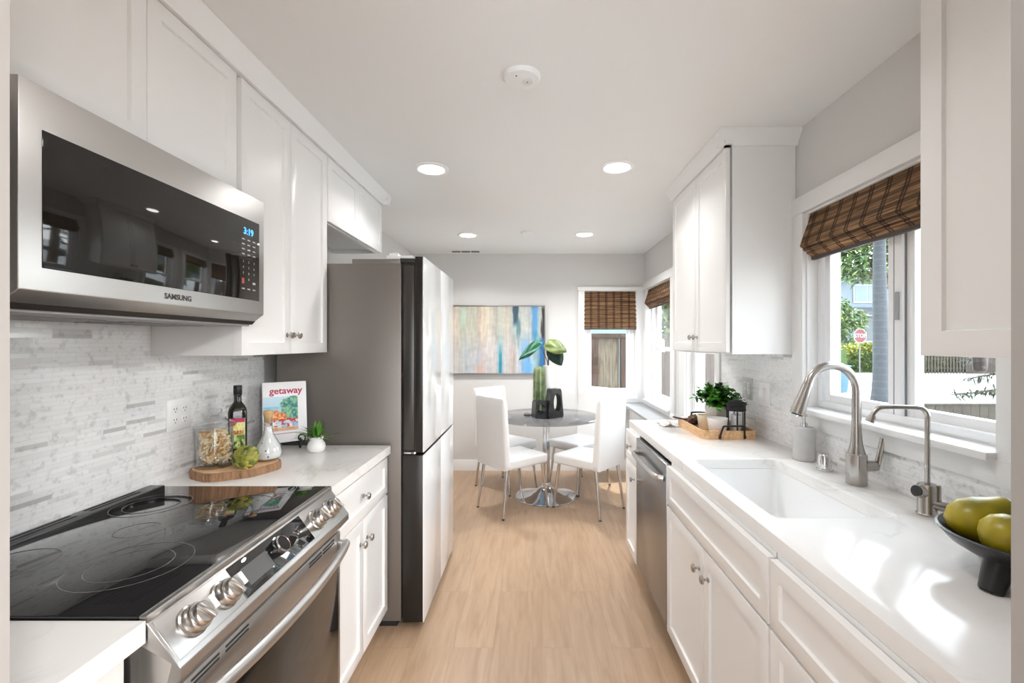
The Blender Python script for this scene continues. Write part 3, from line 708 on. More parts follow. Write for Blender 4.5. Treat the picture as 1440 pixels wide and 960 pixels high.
def range_knob(y, v, r, m1, m2, tagd=True):
    M_ = panel_M(y, v, .0025)
    bm = new(); lathe(bm, [(0, 0), (r*1.12, 0), (r*1.12, .006), (r*.98, .008), (r*.98, .022), (r*.9, .026), (r*.82, .026), (r*.80, .034), (r*.7, .037), (0, .037)], 32, mat=M_)
    k = obj('knob', bm, m1, t)
    if tagd:
        bm = new(); box(bm, -r*.16, r*.16, -r*.76, r*.76, .036, .044, .002, mat=M_ @ Matrix.Rotation(R(20), 4, 'Z')); obj('grip', bm, m1, k)
        bm = new(); box(bm, r*1.12, r*1.62, -.010, .020, 0, .028, .002, mat=M_); obj('marker_plate', bm, P('marker_white', (.75, .73, .70), .5), k)
    return k
for y in (.893, .985): range_knob(y, .0, .028, NICKEL, None)
for y in (1.403, 1.497): range_knob(y, .0, .028, NICKEL, None)
bm = new(); M_ = panel_M(1.20, .008, .0042); lathe(bm, [(0, 0), (.023, 0), (.023, .018), (.020, .022), (0, .022)], 32, mat=M_); k = obj('knob', bm, BLKGLASS, t)
bm = new(); lathe(bm, [(.0195, .0215), (.0225, .0195), (.0235, .0205), (.0205, .0235)], 32, mat=M_, cap=False); obj('knob_ring', bm, CHROME, k)
# oven door
bm = new(); box(bm, -.699, -.668, Y0+.002, Y1-.002, .175, .768, .004); od = obj('oven_door', bm, STEEL, t)
bm = new(); box(bm, -.669, -.6665, Y0+.035, Y1-.022, .215, .665, .001); obj('oven_window', bm, OVENGLASS, od)
for yc in (.93, 1.03, 1.40, 1.49):
    for k in range(2):
        bm = new(); box(bm, -.6685, -.6672, yc-.04, yc+.04, .744+k*.010, .749+k*.010); obj('vent_slot', bm, GAP, od)
path = []
for k in range(17):
    s = k/16; y = Y0+.012 + (Y1-Y0-.024)*s; path.append((-.645 + .036*math.sin(math.pi*s)**.8, y, .725))
bm = new(); tube(bm, path, .013, 12, flat=1.35)
for y in (Y0+.02, Y1-.02): box(bm, -.669, -.640, y-.010, y+.010, .710, .740, .004)
obj('handle', bm, STEEL, od)
bm = new(); box(bm, -.70, -.672, Y0+.002, Y1-.002, .045, .170, .004); obj('drawer', bm, STEEL, t)

# ---- over-the-range microwave
Y0, Y1 = .826, 1.582
t = thing('microwave', 'stainless over-the-range microwave with black glass door', 'microwave', (-1.13, 1.2, 1.48))
bm = new(); prism(bm, [(CL, 1.482), (-.975, 1.482), (-.965, 1.492), (-.965, 1.906), (CL, 1.906)], Y0, Y1, 'y'); obj('body', bm, P('microwave_side', (.022, .017, .013), .45, .2), t)
bm = new(); prism(bm, [(-.966, 1.492), (-.934, 1.516), (-.934, 1.906), (-.966, 1.906)], Y0, Y1, 'y', bev=.002); dr = obj('door', bm, steel('satin_steel', (.60, .585, .57), .38, 'y'), t)
bm = new(); box(bm, -.9345, -.9325, .866, 1.553, 1.560, 1.823, .002); obj('window', bm, MWGLASS, dr)
MX = Matrix(((0, 0, 1, 0), (1, 0, 0, 0), (0, 1, 0, 0), (0, 0, 0, 1)))   # text plane facing +x, reading along +y
bm = text_bm('SAMSUNG', .020, .0004, bold=.0005); bmesh.ops.transform(bm, matrix=Matrix.Translation((-.9335, 1.20, 1.537)) @ MX, verts=bm.verts); obj('logo', bm, P('logo_dark', (.05, .05, .05), .4), dr)
bm = text_bm('3:19', .030, .0003, bold=.0004); bmesh.ops.transform(bm, matrix=Matrix.Translation((-.9322, 1.494, 1.781)) @ MX, verts=bm.verts); obj('clock_display', bm, emit('blue_display', (.08, .35, .9), 1.3), dr)
KEY = P('key_print', (.42, .42, .43), .5)
bm = new()
for i in range(4):
    for j in range(3): box(bm, -.9326, -.9320, 1.460+j*.028, 1.474+j*.028, 1.752-i*.016, 1.756-i*.016)
for i, row in enumerate(('123', '456', '789', ' 0 ')):
    for j, ch in enumerate(row):
        if ch == ' ': continue
        tb = text_bm(ch, .011, .0002); bmesh.ops.transform(tb, matrix=Matrix.Translation((-.9322, 1.467+j*.028, 1.682-i*.019)) @ MX, verts=tb.verts); merge(bm, tb)
for j in range(3): box(bm, -.9326, -.9320, 1.460+j*.028, 1.474+j*.028, 1.592, 1.596)
box(bm, -.9326, -.9320, 1.516, 1.530, 1.612, 1.619)
obj('keypad_print', bm, KEY, dr)
bm = new(); box(bm, -.9326, -.9320, 1.459, 1.472, 1.610, 1.628, 0); obj('stop_key', bm, P('key_red', (.35, .06, .05), .5), dr)
bm = new(); box(bm, -1.325, -.98, Y0+.006, Y1-.006, 1.476, 1.4825, .002); up = obj('underside_panel', bm, P('underside_grey', (.34, .34, .345), .5, .3), t)
for ya, yb in ((.90, 1.16), (1.24, 1.50)):
    bm = new()
    for k in range(6): box(bm, -1.25+k*.03, -1.235+k*.03, ya, yb, 1.4735, 1.4765)
    obj('grease_filter', bm, P('filter_grey', (.27, .27, .275), .5, .3), up)

# ---- refrigerator
Y0, Y1 = 2.264, 3.10
t = thing('refrigerator', 'tall refrigerator with white glass doors and taupe metal sides', 'refrigerator', (-.95, 2.68, 0))
bm = new(); box(bm, -1.275, -.655, Y0, Y1, .035, 1.815, .004); obj('body', bm, FRSIDE, t)
bm = new(); box(bm, -1.25, -.68, Y0+.02, Y1-.02, 0, .04); obj('foot_grille', bm, BLKPL, t)
bm = new(); box(bm, -.90, -.66, Y0+.004, Y1-.004, 1.813, 1.838, .003); obj('hinge_cover', bm, FRSIDE, t)
ym = (Y0+Y1)/2
for (za, zb) in ((.875, 1.850), (.030, .860)):
    for (ya, yb) in ((Y0, ym-.0015), (ym+.0015, Y1)):
        up_door = za > .5
        bm = new()
        if up_door:   # edge with a hollow grip on the side
            box(bm, -.648, -.570, ya+.006 if ya == Y0 else ya, yb if ya == Y0 else yb-.006, za, zb-.03, .003)
            box(bm, -.585, -.546, ya, yb, za, zb, .003)
        else: box(bm, -.648, -.546, ya, yb, za, zb, .003)
        d_ = obj('door', bm, FRDARK, t)
        bm = new(); box(bm, -.547, -.541, ya, yb, za, zb, .0015); obj('glass_front', bm, FRGLASS, d_)
        if up_door and ya == Y0:
            bm = new(); box(bm, -.640, -.592, ya+.003, ya+.0065, za+.012, zb-.045, .001); obj('side_trim', bm, DARKSTEEL, d_)
bm = new()
for ya in (Y0+.012, Y1-.04): box(bm, -.645, -.585, ya, ya+.028, .861, .874, .003)
obj('hinge', bm, CHROME, t)
bm = new(); box(bm, -.735, -.665, Y0+.015, Y0+.085, 1.838, 1.858, .004); box(bm, -.72, -.675, Y0+.02, Y0+.07, 1.857, 1.871, .005); box(bm, -.67, -.60, Y0+.02, Y0+.055, 1.842, 1.858, .004)
obj('top_hinge', bm, P('white_plastic', (.75, .74, .72), .4), t)
bm = new(); box(bm, -.662, -.59, Y0+.01, Y0+.06, 1.822, 1.842, .002); obj('hinge_arm', bm, BLKPL, t)

# ---- dishwasher
t = thing('dishwasher', 'stainless dishwasher under the right worktop', 'dishwasher', (.93, 2.38, 0))
bm = new(); box(bm, .650, CW, 2.084, 2.682, .105, .868, .002); obj('body', bm, BLKPL, t)
bm = new(); box(bm, .612, .652, 2.084, 2.682, .125, .862, .004); d_ = obj('door', bm, STEELV, t)
bm = new(); tube(bm, smooth_path([(.612, 2.13, .785), (.582, 2.145, .788), (.572, 2.20, .79), (.568, 2.38, .79), (.572, 2.565, .79), (.582, 2.62, .788), (.612, 2.635, .785)], 5), .011, 10, flat=1.3); obj('handle', bm, STEEL, d_)
bm = new(); box(bm, .69, .72, 2.086, 2.680, 0, .105); obj('kick_plate', bm, BLKPL, t)
bm = new(); box(bm, .6115, .6125, 2.62, 2.66, .60, .615); obj('badge', bm, P('badge_grey', (.2, .2, .2), .3, .5), d_)

# ================================================================== WALL PLATES
def outlet_plate(name, label, X, d, y, z, w_, h, gangs, m, kind='outlet'):
    t = thing(name, label, 'wall outlet' if kind == 'outlet' else 'light switch', (X, y, z-h/2))
    bm = new(); box(bm, min(X, X+d*.006), max(X, X+d*.006), y-w_/2, y+w_/2, z-h/2, z+h/2, .002); obj('plate', bm, m, t)
    for g in range(gangs):
        yc = y + (g-(gangs-1)/2)*.046
        if kind == 'outlet':
            bm = new()
            for zz in (-.02, .02): box(bm, min(X+d*.005, X+d*.008), max(X+d*.005, X+d*.008), yc-.016, yc+.016, z+zz-.015, z+zz+.015, .004)
            r_ = obj('receptacle', bm, WHITEC, t)
            bm = new()
            for zz in (-.02, .02):
                for (dy, dz, a, b) in ((-.006, .003, .0012, .004), (.006, .003, .0012, .0045), (0, -.008, .002, .002)):
                    box(bm, min(X+d*.0078, X+d*.0083), max(X+d*.0078, X+d*.0083), yc+dy-a, yc+dy+a, z+zz+dz-b, z+zz+dz+b)
            obj('slot', bm, GAP, r_)
        else:
            bm = new(); box(bm, min(X+d*.005, X+d*.010), max(X+d*.005, X+d*.010), yc-.016, yc+.016, z-.033, z+.033, .002); obj('rocker', bm, WHITEC, t)
    return t
outlet_plate('wall_outlet', 'white double outlet in the left mosaic backsplash', XL+.010, 1, 1.714, 1.150, .115, .118, 2, WHITEC)
outlet_plate('light_switch', 'white switch plate on the right backsplash nearest the sink window', XR-.010, -1, 2.43, 1.146, .115, .125, 1, WHITEC, 'switch')
outlet_plate('wall_outlet', 'grey-veined outlet plate on the right backsplash behind the lantern', XR-.010, -1, 2.62, 1.160, .115, .125, 2, P('grey_plate', (.60, .59, .58), .25))

# ================================================================== SINK FITTINGS
def at(x, y): return (x, y, ZT)
# main faucet
fx, fy = 1.153, 1.62
t = thing('kitchen_faucet', 'tall brushed nickel gooseneck faucet behind the sink', 'faucet', (fx, fy, ZT))
bm = new(); prism(bm, [(.034*math.cos(R(a)), .034*math.sin(R(a))) for a in range(22, 382, 45)], 0, .110, 'z', bev=.003); obj('body', bm, NICKEL, t, False)
bm = new()
path = [(0, 0, .105), (0, 0, .125), (0, 0, .15), (0, 0, .19), (0, 0, .28), (0, 0, .33)] + [(-.088+.088*math.cos(R(a)), -.0, .335+.088*math.sin(R(a))) for a in range(10, 160, 12)]
q0 = path[-1]; path += [(q0[0]-.006, 0, q0[2]-.016)]
rs = [.029, .024, .0185, .0155] + [.0145]*(len(path)-4)
tube(bm, path, rs, 20); obj('neck', bm, NICKEL, t, False)
bm = new(); e_ = Vector(path[-1]); dirv = Vector((-.34, 0, -.94)).normalized()
tube(bm, [e_+dirv*s for s in (-.002, .0, .03, .09, .112, .114)], [.014, .0165, .0175, .0235, .0245, .021], 22); obj('spray_head', bm, NICKEL, t, False)
bm = new(); tube(bm, [e_+dirv*s for s in (.113, .117)], [.0185, .018], 20); obj('spray_nozzle', bm, BLKPL, t, False)
bm = new(); tube(bm, [(.020, -.004, .066), (.050, -.010, .068), (.062, -.013, .070), (.066, -.014, .072)], [.0185, .0185, .0175, .012], 20)
tube(bm, [(.060, -.013, .062), (.066, -.014, .080), (.078, -.016, .150), (.081, -.017, .168)], [.013, .0135, .0125, .0115], 16, flat=.55); obj('lever', bm, NICKEL, t, False)
# filtered water faucet
t = thing('water_filter_faucet', 'slim brushed nickel filter tap nearest the pear bowl', 'faucet', (1.158, 1.335, ZT))
bm = new(); lathe(bm, [(.0, 0), (.026, 0), (.027, .004), (.024, .008), (.024, .085), (.022, .09), (0, .09)], 28)
tube(bm, [(0, 0, .064), (-.030, -.004, .070), (-.036, -.005, .071)], [.017, .019, .018], 18); obj('body', bm, NICKEL, t, False)
bm = new(); tube(bm, [(-.0362, -.005, .0711), (-.039, -.0055, .0716)], [.0155, .0155], 18); obj('dial', bm, BLKPL, t, False)
bm = new(); tube(bm, smooth_path([(0, 0, .085), (0, 0, .10), (0, 0, .26), (0, 0, .292), (-.012, .003, .310), (-.034, .008, .313), (-.09, .02, .313), (-.118, .026, .310), (-.134, .029, .296), (-.142, .031, .278)], 6), .0068, 12)
tube(bm, [(-.138, .030, .287), (-.143, .031, .274), (-.146, .032, .266)], [.0085, .011, .0115], 14); obj('spout', bm, NICKEL, t, False)
bm = new(); box(bm, .012, .020, -.026, -.018, .035, .092, .003); tube(bm, [(0, -.015, .036), (.022, -.028, .032), (.04, -.036, .030)], [.012, .014, .013], 14); obj('lever', bm, NICKEL, t, False)
# soap dispenser, air gap
t = thing('soap_dispenser', 'pale grey stone soap dispenser with chrome pump beside the faucet', 'soap dispenser', (1.172, 1.965, ZT))
bm = new(); lathe(bm, [(0, 0), (.040, 0), (.044, .004), (.044, .135), (.040, .141), (.014, .143), (0, .143)], 36); obj('bottle', bm, P('grey_stone', (.56, .55, .54), .6, var=.12, vscale=30), t, False)
bm = new(); lathe(bm, [(.015, .143), (.015, .158), (.007, .160), (.006, .185), (.012, .187), (.012, .197), (0, .199)], 20); tube(bm, [(0, 0, .192), (-.03, -.01, .193), (-.042, -.014, .188)], [.006, .005, .004], 10); obj('pump', bm, CHROME, t, False)
t = thing('air_gap', 'short chrome air gap cap between soap dispenser and faucet', 'air gap', (1.155, 1.80, ZT))
bm = new(); lathe(bm, [(0, 0), (.030, 0), (.030, .008), (.0255, .010), (.025, .058), (.021, .065), (0, .067)], 28); obj('cap', bm, P('soft_chrome', (.72, .72, .72), .16, 1.0), t, False)

# ================================================================== BOWL OF PEARS
BX, BY = 1.04, .95
t = thing('footed_bowl', 'black three-footed bowl on the near right worktop', 'bowl', (BX, BY, ZT))
prof = [(0, .032), (.05, .036), (.095, .050), (.128, .070), (.148, .092), (.151, .097), (.146, .099), (.122, .076), (.09, .058), (.05, .044), (0, .040)]
bm = new(); lathe(bm, prof, 48); obj('bowl', bm, DARKC, t, False)
for a in (195, 315, 75):
    bm = new(); c, s = math.cos(R(a)), math.sin(R(a)); tube(bm, [(c*.120, s*.120, 0), (c*.118, s*.118, .004), (c*.092, s*.092, .056)], [.019, .0205, .026], 18); obj('foot', bm, DARKC, t, False)
PEAR = leaf_mat('yellow_green_pear', lin(126, 118, 8), lin(176, 158, 26), .35)
def pear(label, loc, rot, s=1.0):
    t = thing('pear', label, 'pear', loc, 0, 'pears in the black bowl'); t.rotation_euler = rot
    bm = new(); lathe(bm, [(0, -.046*s), (.012*s, -.047*s), (.030*s, -.040*s), (.043*s, -.022*s), (.046*s, 0), (.040*s, .024*s), (.029*s, .044*s), (.022*s, .060*s), (.015*s, .070*s), (.005*s, .073*s), (0, .071*s)], 32)
    obj('flesh', bm, PEAR, t, False)
    bm = new(); tube(bm, smooth_path([(0, 0, .068*s), (.002, .001, .082*s), (.008, .003, .092*s), (.018, .004, .097*s)], 4), [.0022]*9+[.003]*4, 8); obj('stem', bm, P('pear_stem', lin(50, 36, 20), .7), t, False)
pear('yellow-green pear lying across the far rim side of the black bowl', (BX-.058, BY+.060, ZT+.110), (R(8), R(56), R(-8)), 1.06)
pear('yellow-green pear at the front of the black bowl', (BX-.076, BY-.030, ZT+.110), (R(20), R(80), R(-20)), .98)
pear('pear standing behind the other two pears in the black bowl', (BX+.032, BY+.022, ZT+.102), (R(-6), R(-10), 0), 1.0)

# ================================================================== TRAY GROUP
TX0, TX1, TY0, TY1 = .888, 1.178, 2.375, 2.81
PINE = wood_mat('pale_wood', lin(196, 150, 104), lin(226, 188, 144), 'y', 8, .5)
t = thing('serving_tray', 'pale wooden tray with black handles at the end of the worktop', 'tray', ((TX0+TX1)/2, (TY0+TY1)/2, ZT))
def rrect(x0, x1, y0, y1, r, n=6):
    out = []
    for (cx, cy, a0) in ((x1-r, y1-r, 0), (x0+r, y1-r, 90), (x0+r, y0+r, 180), (x1-r, y0+r, 270)):
        out += [(cx+r*math.cos(R(a0+90*k/n)), cy+r*math.sin(R(a0+90*k/n))) for k in range(n+1)]
    return out
bm = new(); prism(bm, rrect(TX0+.01, TX1-.01, TY0+.01, TY1-.01, .03), ZT, ZT+.010, 'z'); obj('base', bm, PINE, t)
bm = new(); A = rrect(TX0, TX1, TY0, TY1, .038); B = rrect(TX0+.012, TX1-.012, TY0+.012, TY1-.012, .027)
lo_o = [bm.verts.new((*q, ZT)) for q in A]; hi_o = [bm.verts.new((*q, ZT+.045)) for q in A]; lo_i = [bm.verts.new((*q, ZT)) for q in B]; hi_i = [bm.verts.new((*q, ZT+.045)) for q in B]
n_ = len(A)
for k in range(n_):
    k2 = (k+1) % n_
    bm.faces.new([lo_o[k], lo_o[k2], hi_o[k2], hi_o[k]]); bm.faces.new([hi_o[k], hi_o[k2], hi_i[k2], hi_i[k]]); bm.faces.new([hi_i[k], hi_i[k2], lo_i[k2], lo_i[k]]); bm.faces.new([lo_i[k], lo_i[k2], lo_o[k2], lo_o[k]])
for f in bm.faces: f.smooth = True
obj('rim', bm, PINE, t)
xm = (TX0+TX1)/2 + .008
for yy, d in ((TY0, -1), (TY1, 1)):
    bm = new(); tube(bm, smooth_path([(xm-.065, yy+d*.002, ZT+.012), (xm-.062, yy+d*.008, ZT+.03), (xm-.054, yy+d*.018, ZT+.066), (xm-.044, yy+d*.022, ZT+.074), (xm+.044, yy+d*.022, ZT+.074), (xm+.054, yy+d*.018, ZT+.066), (xm+.062, yy+d*.008, ZT+.03), (xm+.065, yy+d*.002, ZT+.012)], 5), .0048, 10)
    for s_ in (-1, 1): tube(bm, [(xm+s_*.065, yy+d*.001, ZT+.006), (xm+s_*.065, yy+d*.006, ZT+.012), (xm+s_*.064, yy+d*.006, ZT+.024)], [.005, .0075, .005], 10)
    obj('handle', bm, BLACK, t)
ZTR = ZT + .010
# lantern
lx, ly = 1.105, 2.475
t = thing('candle_lantern', 'small black metal and glass lantern at the front of the tray', 'lantern', (lx, ly, ZTR))
bm = new(); lathe(bm, [(0, 0), (.050, 0), (.052, .005), (.052, .012), (.046, .020), (0, .020)], 24)
for k in range(8):
    a = k*math.pi/4; 
    if k % 2 == 0: lathe(bm, [(0, -.004), (.006, -.004), (.006, .003), (0, .003)], 8, (.044*math.cos(a), .044*math.sin(a), .002))
obj('base', bm, BLACK, t, False)
bm = new(); lathe(bm, [(.044, .128), (.052, .128), (.053, .134), (.050, .138), (.050, .156), (.054, .160), (.054, .166), (.040, .176), (.022, .184), (.012, .188), (0, .189)], 24); rf = obj('roof', bm, BLACK, t, False)
bm = new(); tube(bm, [(-.03*math.cos(R(a)), .0, .190+.03*math.sin(R(a))) for a in range(0, 181, 15)], .0022, 8); obj('carry_ring', bm, BLACK, rf, False)
for k in range(6):
    a = R(15+60*k); bm = new(); tube(bm, [(.047*math.cos(a), .047*math.sin(a), .016), (.047*math.cos(a), .047*math.sin(a), .130)], .0045, 8); obj('post', bm, BLACK, t, False)
bm = new(); lathe(bm, [(.040, .020), (.040, .128), (.0385, .128), (.0385, .020)], 28, cap=False); obj('glass', bm, CLEAR, t, False)
bm = new(); lathe(bm, [(0, .020), (.026, .020), (.026, .105), (.020, .108), (0, .106)], 24); cd = obj('candle', bm, P('ivory_candle', (.88, .87, .83), .5), t, False)
# planter with bushy plant
px_, py_ = 1.075, 2.655
t = thing('potted_plant', 'bushy green leafy plant in a white square pot on the tray', 'potted plant', (px_, py_, ZTR), R(20))
bm = new()
pt = bmesh.new(); bmesh.ops.create_cube(pt, size=1); bmesh.ops.transform(pt, matrix=Matrix.Translation((0, 0, .065)) @ Matrix.Diagonal((.10, .10, .13, 1)), verts=pt.verts)
for v in pt.verts:
    if v.co.z < .05: v.co.x *= .86; v.co.y *= .86
bmesh.ops.bevel(pt, geom=list(pt.edges), offset=.004, segments=2, profile=.5, affect='EDGES'); merge(bm, pt); obj('pot', bm, MATTEW, t, False)
bm = new(); box(bm, -.044, .044, -.044, .044, .128, .134); obj('soil', bm, P('soil', (.03, .022, .015), .95), t, False)
def leaf(bm, pos, dirv, length, width, droop=.3, mi=0, segs=4, fold=.15):
    d = Vector(dirv).normalized(); side = d.cross(Vector((0, 0, 1)))
    if side.length < .05: side = Vector((1, 0, 0))
    side.normalize(); up = side.cross(d)
    L, C, Rr = [], [], []
    for k in range(segs+1):
        s = k/segs; c = Vector(pos) + d*length*s - Vector((0, 0, 1))*droop*length*s*s
        wd = width*math.sin(math.pi*min(1, .08+s*.92))**.8 if s < 1 else 0.0005
        L.append(bm.verts.new(c + side*wd + up*wd*fold)); C.append(bm.verts.new(c)); Rr.append(bm.verts.new(c - side*wd + up*wd*fold))
    for k in range(segs):
        for a, b in ((L, C), (C, Rr)):
            f = bm.faces.new([a[k], a[k+1], b[k+1], b[k]]); f.smooth = True; f.material_index = mi
GREENS = [leaf_mat('bright_leaf', lin(52, 128, 26), lin(104, 176, 52)), leaf_mat('deep_leaf', lin(16, 60, 16), lin(40, 96, 30)), leaf_mat('dark_leaf', lin(14, 32, 16), lin(30, 56, 26))]
bm = new(); bs = new(); rnd = random.Random(3)
for k in range(84):
    a = rnd.uniform(0, 2*math.pi); e = rnd.uniform(-.12, 1.4); L_ = rnd.uniform(.08, .125)
    dv = Vector((math.cos(a)*math.cos(e), math.sin(a)*math.cos(e), math.sin(e)))
    root = Vector((rnd.uniform(-.03, .03), rnd.uniform(-.03, .03), .132)); tip = root + dv*L_*Vector((1.05, 1.05, 1.0)).length/1.75*1.15
    mid = (root+tip)/2 + Vector((0, 0, .012)); tube(bs, [root, mid, tip], .0012, 5)
    for q in range(11):
        s = .3+.7*q/10; c = root.lerp(tip, s) + Vector((0, 0, .012))*(1-abs(2*s-1))
        ld = Vector((rnd.uniform(-1, 1), rnd.uniform(-1, 1), rnd.uniform(-.4, .8)))
        leaf(bm, c, ld, rnd.uniform(.026, .040), rnd.uniform(.011, .016), .25, rnd.choice((0, 0, 0, 0, 1, 1, 2)), 3)
obj('stems', bs, GREENS[1], t, False); obj('foliage', bm, GREENS, t, False, 180)
# white cup, cream cup
t = thing('white_cup', 'white ceramic cup with relief at the front left of the tray', 'cup', (1.005, 2.475, ZTR))
bm = new(); lathe(bm, [(0, 0), (.038, 0), (.041, .004), (.050, .05), (.053, .088), (.050, .088), (.046, .05), (.036, .010), (0, .008)], 40); obj('body', bm, WHITEC, t, False)
bm = new()
for k in range(3): ball(bm, (-.045+.004*k, -.020-.009*k, .055-.013*k), .007, (.5, 1, 1), 2)
obj('relief', bm, WHITEC, t, False)
bm = new(); lathe(bm, [(0, 0), (.030, 0), (.033, .004), (.042, .07), (.044, .085), (.041, .085), (.038, .06), (.029, .01), (0, .008)], 36)
solo('cream_cup', bm, P('cream_ceramic', lin(226, 212, 186), .4), 'cream cup tucked behind the white cup on the tray', 'cup', (.985, 2.60, ZTR), world=False)
# pine cone, wooden spatula, napkin
t = thing('dried_artichoke', 'brown and olive dried cone lying on the tray', 'dried cone', (.945, 2.66, ZTR)); t.rotation_euler = (0, 0, R(25))
bm = new()
for i in range(9):
    s = i/8; rr = .030*math.sin(math.pi*(.12+.8*s))+.004; n_ = max(4, int(9*math.sin(math.pi*(.12+.8*s))))
    for k in range(n_):
        a = 2*math.pi*(k+.5*(i % 2))/n_; c = Vector((-.045+.08*s, math.cos(a)*rr*.72, .034+math.sin(a)*rr*.85))
        leaf(bm, c, (.75, math.cos(a)*.7, math.sin(a)*.7), .024, .011, 0, rnd.choice((0, 0, 1)), 3, .3)
ball(bm, (-.008, 0, .034), .026, (1.35, .8, .95), 2)
obj('scales', bm, [leaf_mat('brown_scale', lin(64, 34, 20), lin(104, 62, 34), .7), leaf_mat('olive_scale', lin(70, 66, 24), lin(112, 104, 50), .7)], t, False, 180)
bm = new(); tube(bm, [(.035, 0, .036), (.052, .004, .042), (.062, .006, .052)], [.005, .004, .004], 8); obj('stalk', bm, P('stalk_olive', lin(80, 74, 34), .7), t, False)
t = thing('wooden_server', 'dark brown wooden serving paddle resting over the tray corner', 'serving paddle', (.925, 2.74, ZTR))
bm = new(); prism(bm, [(-.05, -.004), (-.032, -.016), (.0, -.020), (.03, -.018), (.036, 0), (.03, .018), (0, .020), (-.032, .016)], 0, .008, 'z', bev=.002, mat=Matrix.Translation((-.03, .02, .034)) @ Matrix.Rotation(R(12), 4, 'Y')); obj('blade', bm, wood_mat('dark_walnut', lin(44, 26, 18), lin(84, 54, 36), 'x'), t, False)
bm = new(); tube(bm, [(.004, .02, .034), (.05, .0, .022), (.075, -.02, .012)], [.006, .005, .006], 8); obj('handle', bm, wood_mat('dark_walnut_grip', lin(44, 26, 18), lin(84, 54, 36), 'x'), t, False)
bm = new(); g = []
for i in range(14):
    row = []
    for j in range(12):
        u, v = i/13-.5, j/11-.5
        row.append(bm.verts.new((u*.10+.008*math.sin(v*9), v*.13, .006+.016*math.exp(-((u-.2*v)*6)**2)+.007*math.sin(u*13+v*7)**2)))
    g.append(row)
for i in range(13):
    for j in range(11): f = bm.faces.new([g[i][j], g[i+1][j], g[i+1][j+1], g[i][j+1]]); f.smooth = True
solidify(bm, geom=list(bm.faces), thickness=.005)
solo('napkin', bm, P('linen', (.66, .645, .62), .9, bump=.3, bscale=300), 'crumpled pale linen napkin on the worktop beside the wooden tray', 'napkin', (.826, 2.79, ZT), world=False)

# ================================================================== LEFT WORKTOP GROUP
# live-edge slab
t = thing('wood_slice_board', 'round live-edge wood slice board on the left worktop', 'serving board', (-1.168, 1.795, ZT))
pts_o = []; rnd = random.Random(5)
for k in range(72):
    a = 2*math.pi*k/72; r_ = .148 + .006*math.sin(3*a+1) + .004*math.sin(7*a) + rnd.uniform(-.0015, .0015)
    c_, s_ = math.cos(a)*r_*1.0, math.sin(a)*r_*.97
    pts_o.append((c_, s_))
bm = new(); prism(bm, [(x*.955, y*.955) for x, y in pts_o], .002, .0305, 'z')
def slab_wood():
    m, tt, b = base('wood_slice_top'); v, s = coords(tt)
    ln = tt.nodes.new('ShaderNodeVectorMath'); ln.operation = 'LENGTH'
    n = tt.nodes.new('ShaderNodeTexNoise'); n.inputs['Scale'].default_value = 9; tt.links.new(v, n.inputs[0])
    cb = tt.nodes.new('ShaderNodeCombineXYZ'); tt.links.new(s.outputs['X'], cb.inputs[0]); tt.links.new(s.outputs['Y'], cb.inputs[1]); tt.links.new(cb.outputs[0], ln.inputs[0])
    f = math_(tt, 'SINE', math_(tt, 'MULTIPLY', math_(tt, 'ADD', ln.outputs['Value'], math_(tt, 'MULTIPLY', n.outputs['Fac'], .03)), 700))
    r = ramp(tt, [(0, lin(218, 174, 130)), (1, lin(234, 196, 154))]); tt.links.new(math_(tt, 'MULTIPLY', math_(tt, 'ADD', f, 1), .5), r.inputs[0])
    tt.links.new(r.outputs[0], b.inputs['Base Color']); b.inputs['Roughness'].default_value = .5; return m
obj('board', bm, slab_wood(), t, False)
bm = new(); lo = [bm.verts.new((x*1.0, y*1.0, 0)) for x, y in pts_o]; md = [bm.verts.new((x*1.012, y*1.012, .016)) for x, y in pts_o]; hi = [bm.verts.new((x*.99, y*.99, .030)) for x, y in pts_o]; ii = [bm.verts.new((x*.95, y*.95, .030)) for x, y in pts_o]; ib = [bm.verts.new((x*.95, y*.95, 0)) for x, y in pts_o]
for P1, P2 in ((lo, md), (md, hi), (hi, ii), (ii, ib), (ib, lo)):
    for k in range(72): f = bm.faces.new([P1[k], P1[(k+1) % 72], P2[(k+1) % 72], P2[k]]); f.smooth = True
bark = P('bark', lin(150, 114, 84), .9, bump=1.0, bscale=90, var=.75, vscale=85, stretch=(1, 1, .2)); obj('bark', bm, bark, t, False)
ZB = ZT + .0305
# glass jar of pasta
jx, jy = -1.222, 1.752
t = thing('glass_jar', 'lidded clear glass jar holding pasta on the wood slice', 'jar', (jx, jy, ZB))
bm = new(); lathe(bm, [(0, 0), (.062, 0), (.066, .004), (.066, .008), (.060, .012), (.060, .145), (.064, .149), (.064, .153), (.057, .150), (.057, .014), (0, .012)], 40); obj('body', bm, CLEAR, t, False)
bm = new(); lathe(bm, [(0, .154), (.069, .154), (.070, .160), (.062, .166), (.042, .174), (.034, .182), (.036, .186), (.022, .190), (.012, .194), (.012, .200), (.021, .206), (.024, .214), (.018, .222), (0, .224)], 36); obj('lid', bm, CLEAR, t, False)
bm = new(); rnd = random.Random(11)
for k in range(230):
    z = .020 + rnd.random()*.115; rr = .046*math.sqrt(rnd.random()); a = rnd.random()*6.283
    c = Vector((rr*math.cos(a), rr*math.sin(a), z)); d = Vector((rnd.uniform(-1, 1), rnd.uniform(-1, 1), rnd.uniform(-.8, .8))).normalized()
    pts = []
    for q in range(7):
        s = q/6-.5; pts.append(c + d*s*.042 + Vector((0, 0, 1)).cross(d)*.003*math.sin(q*2.2))
    ok = all(math.hypot(p_.x, p_.y) < .055 and .013 < p_.z < .146 for p_ in pts)
    if ok: tube(bm, pts, .0042, 6, mi=rnd.choice((0, 0, 0, 1)))
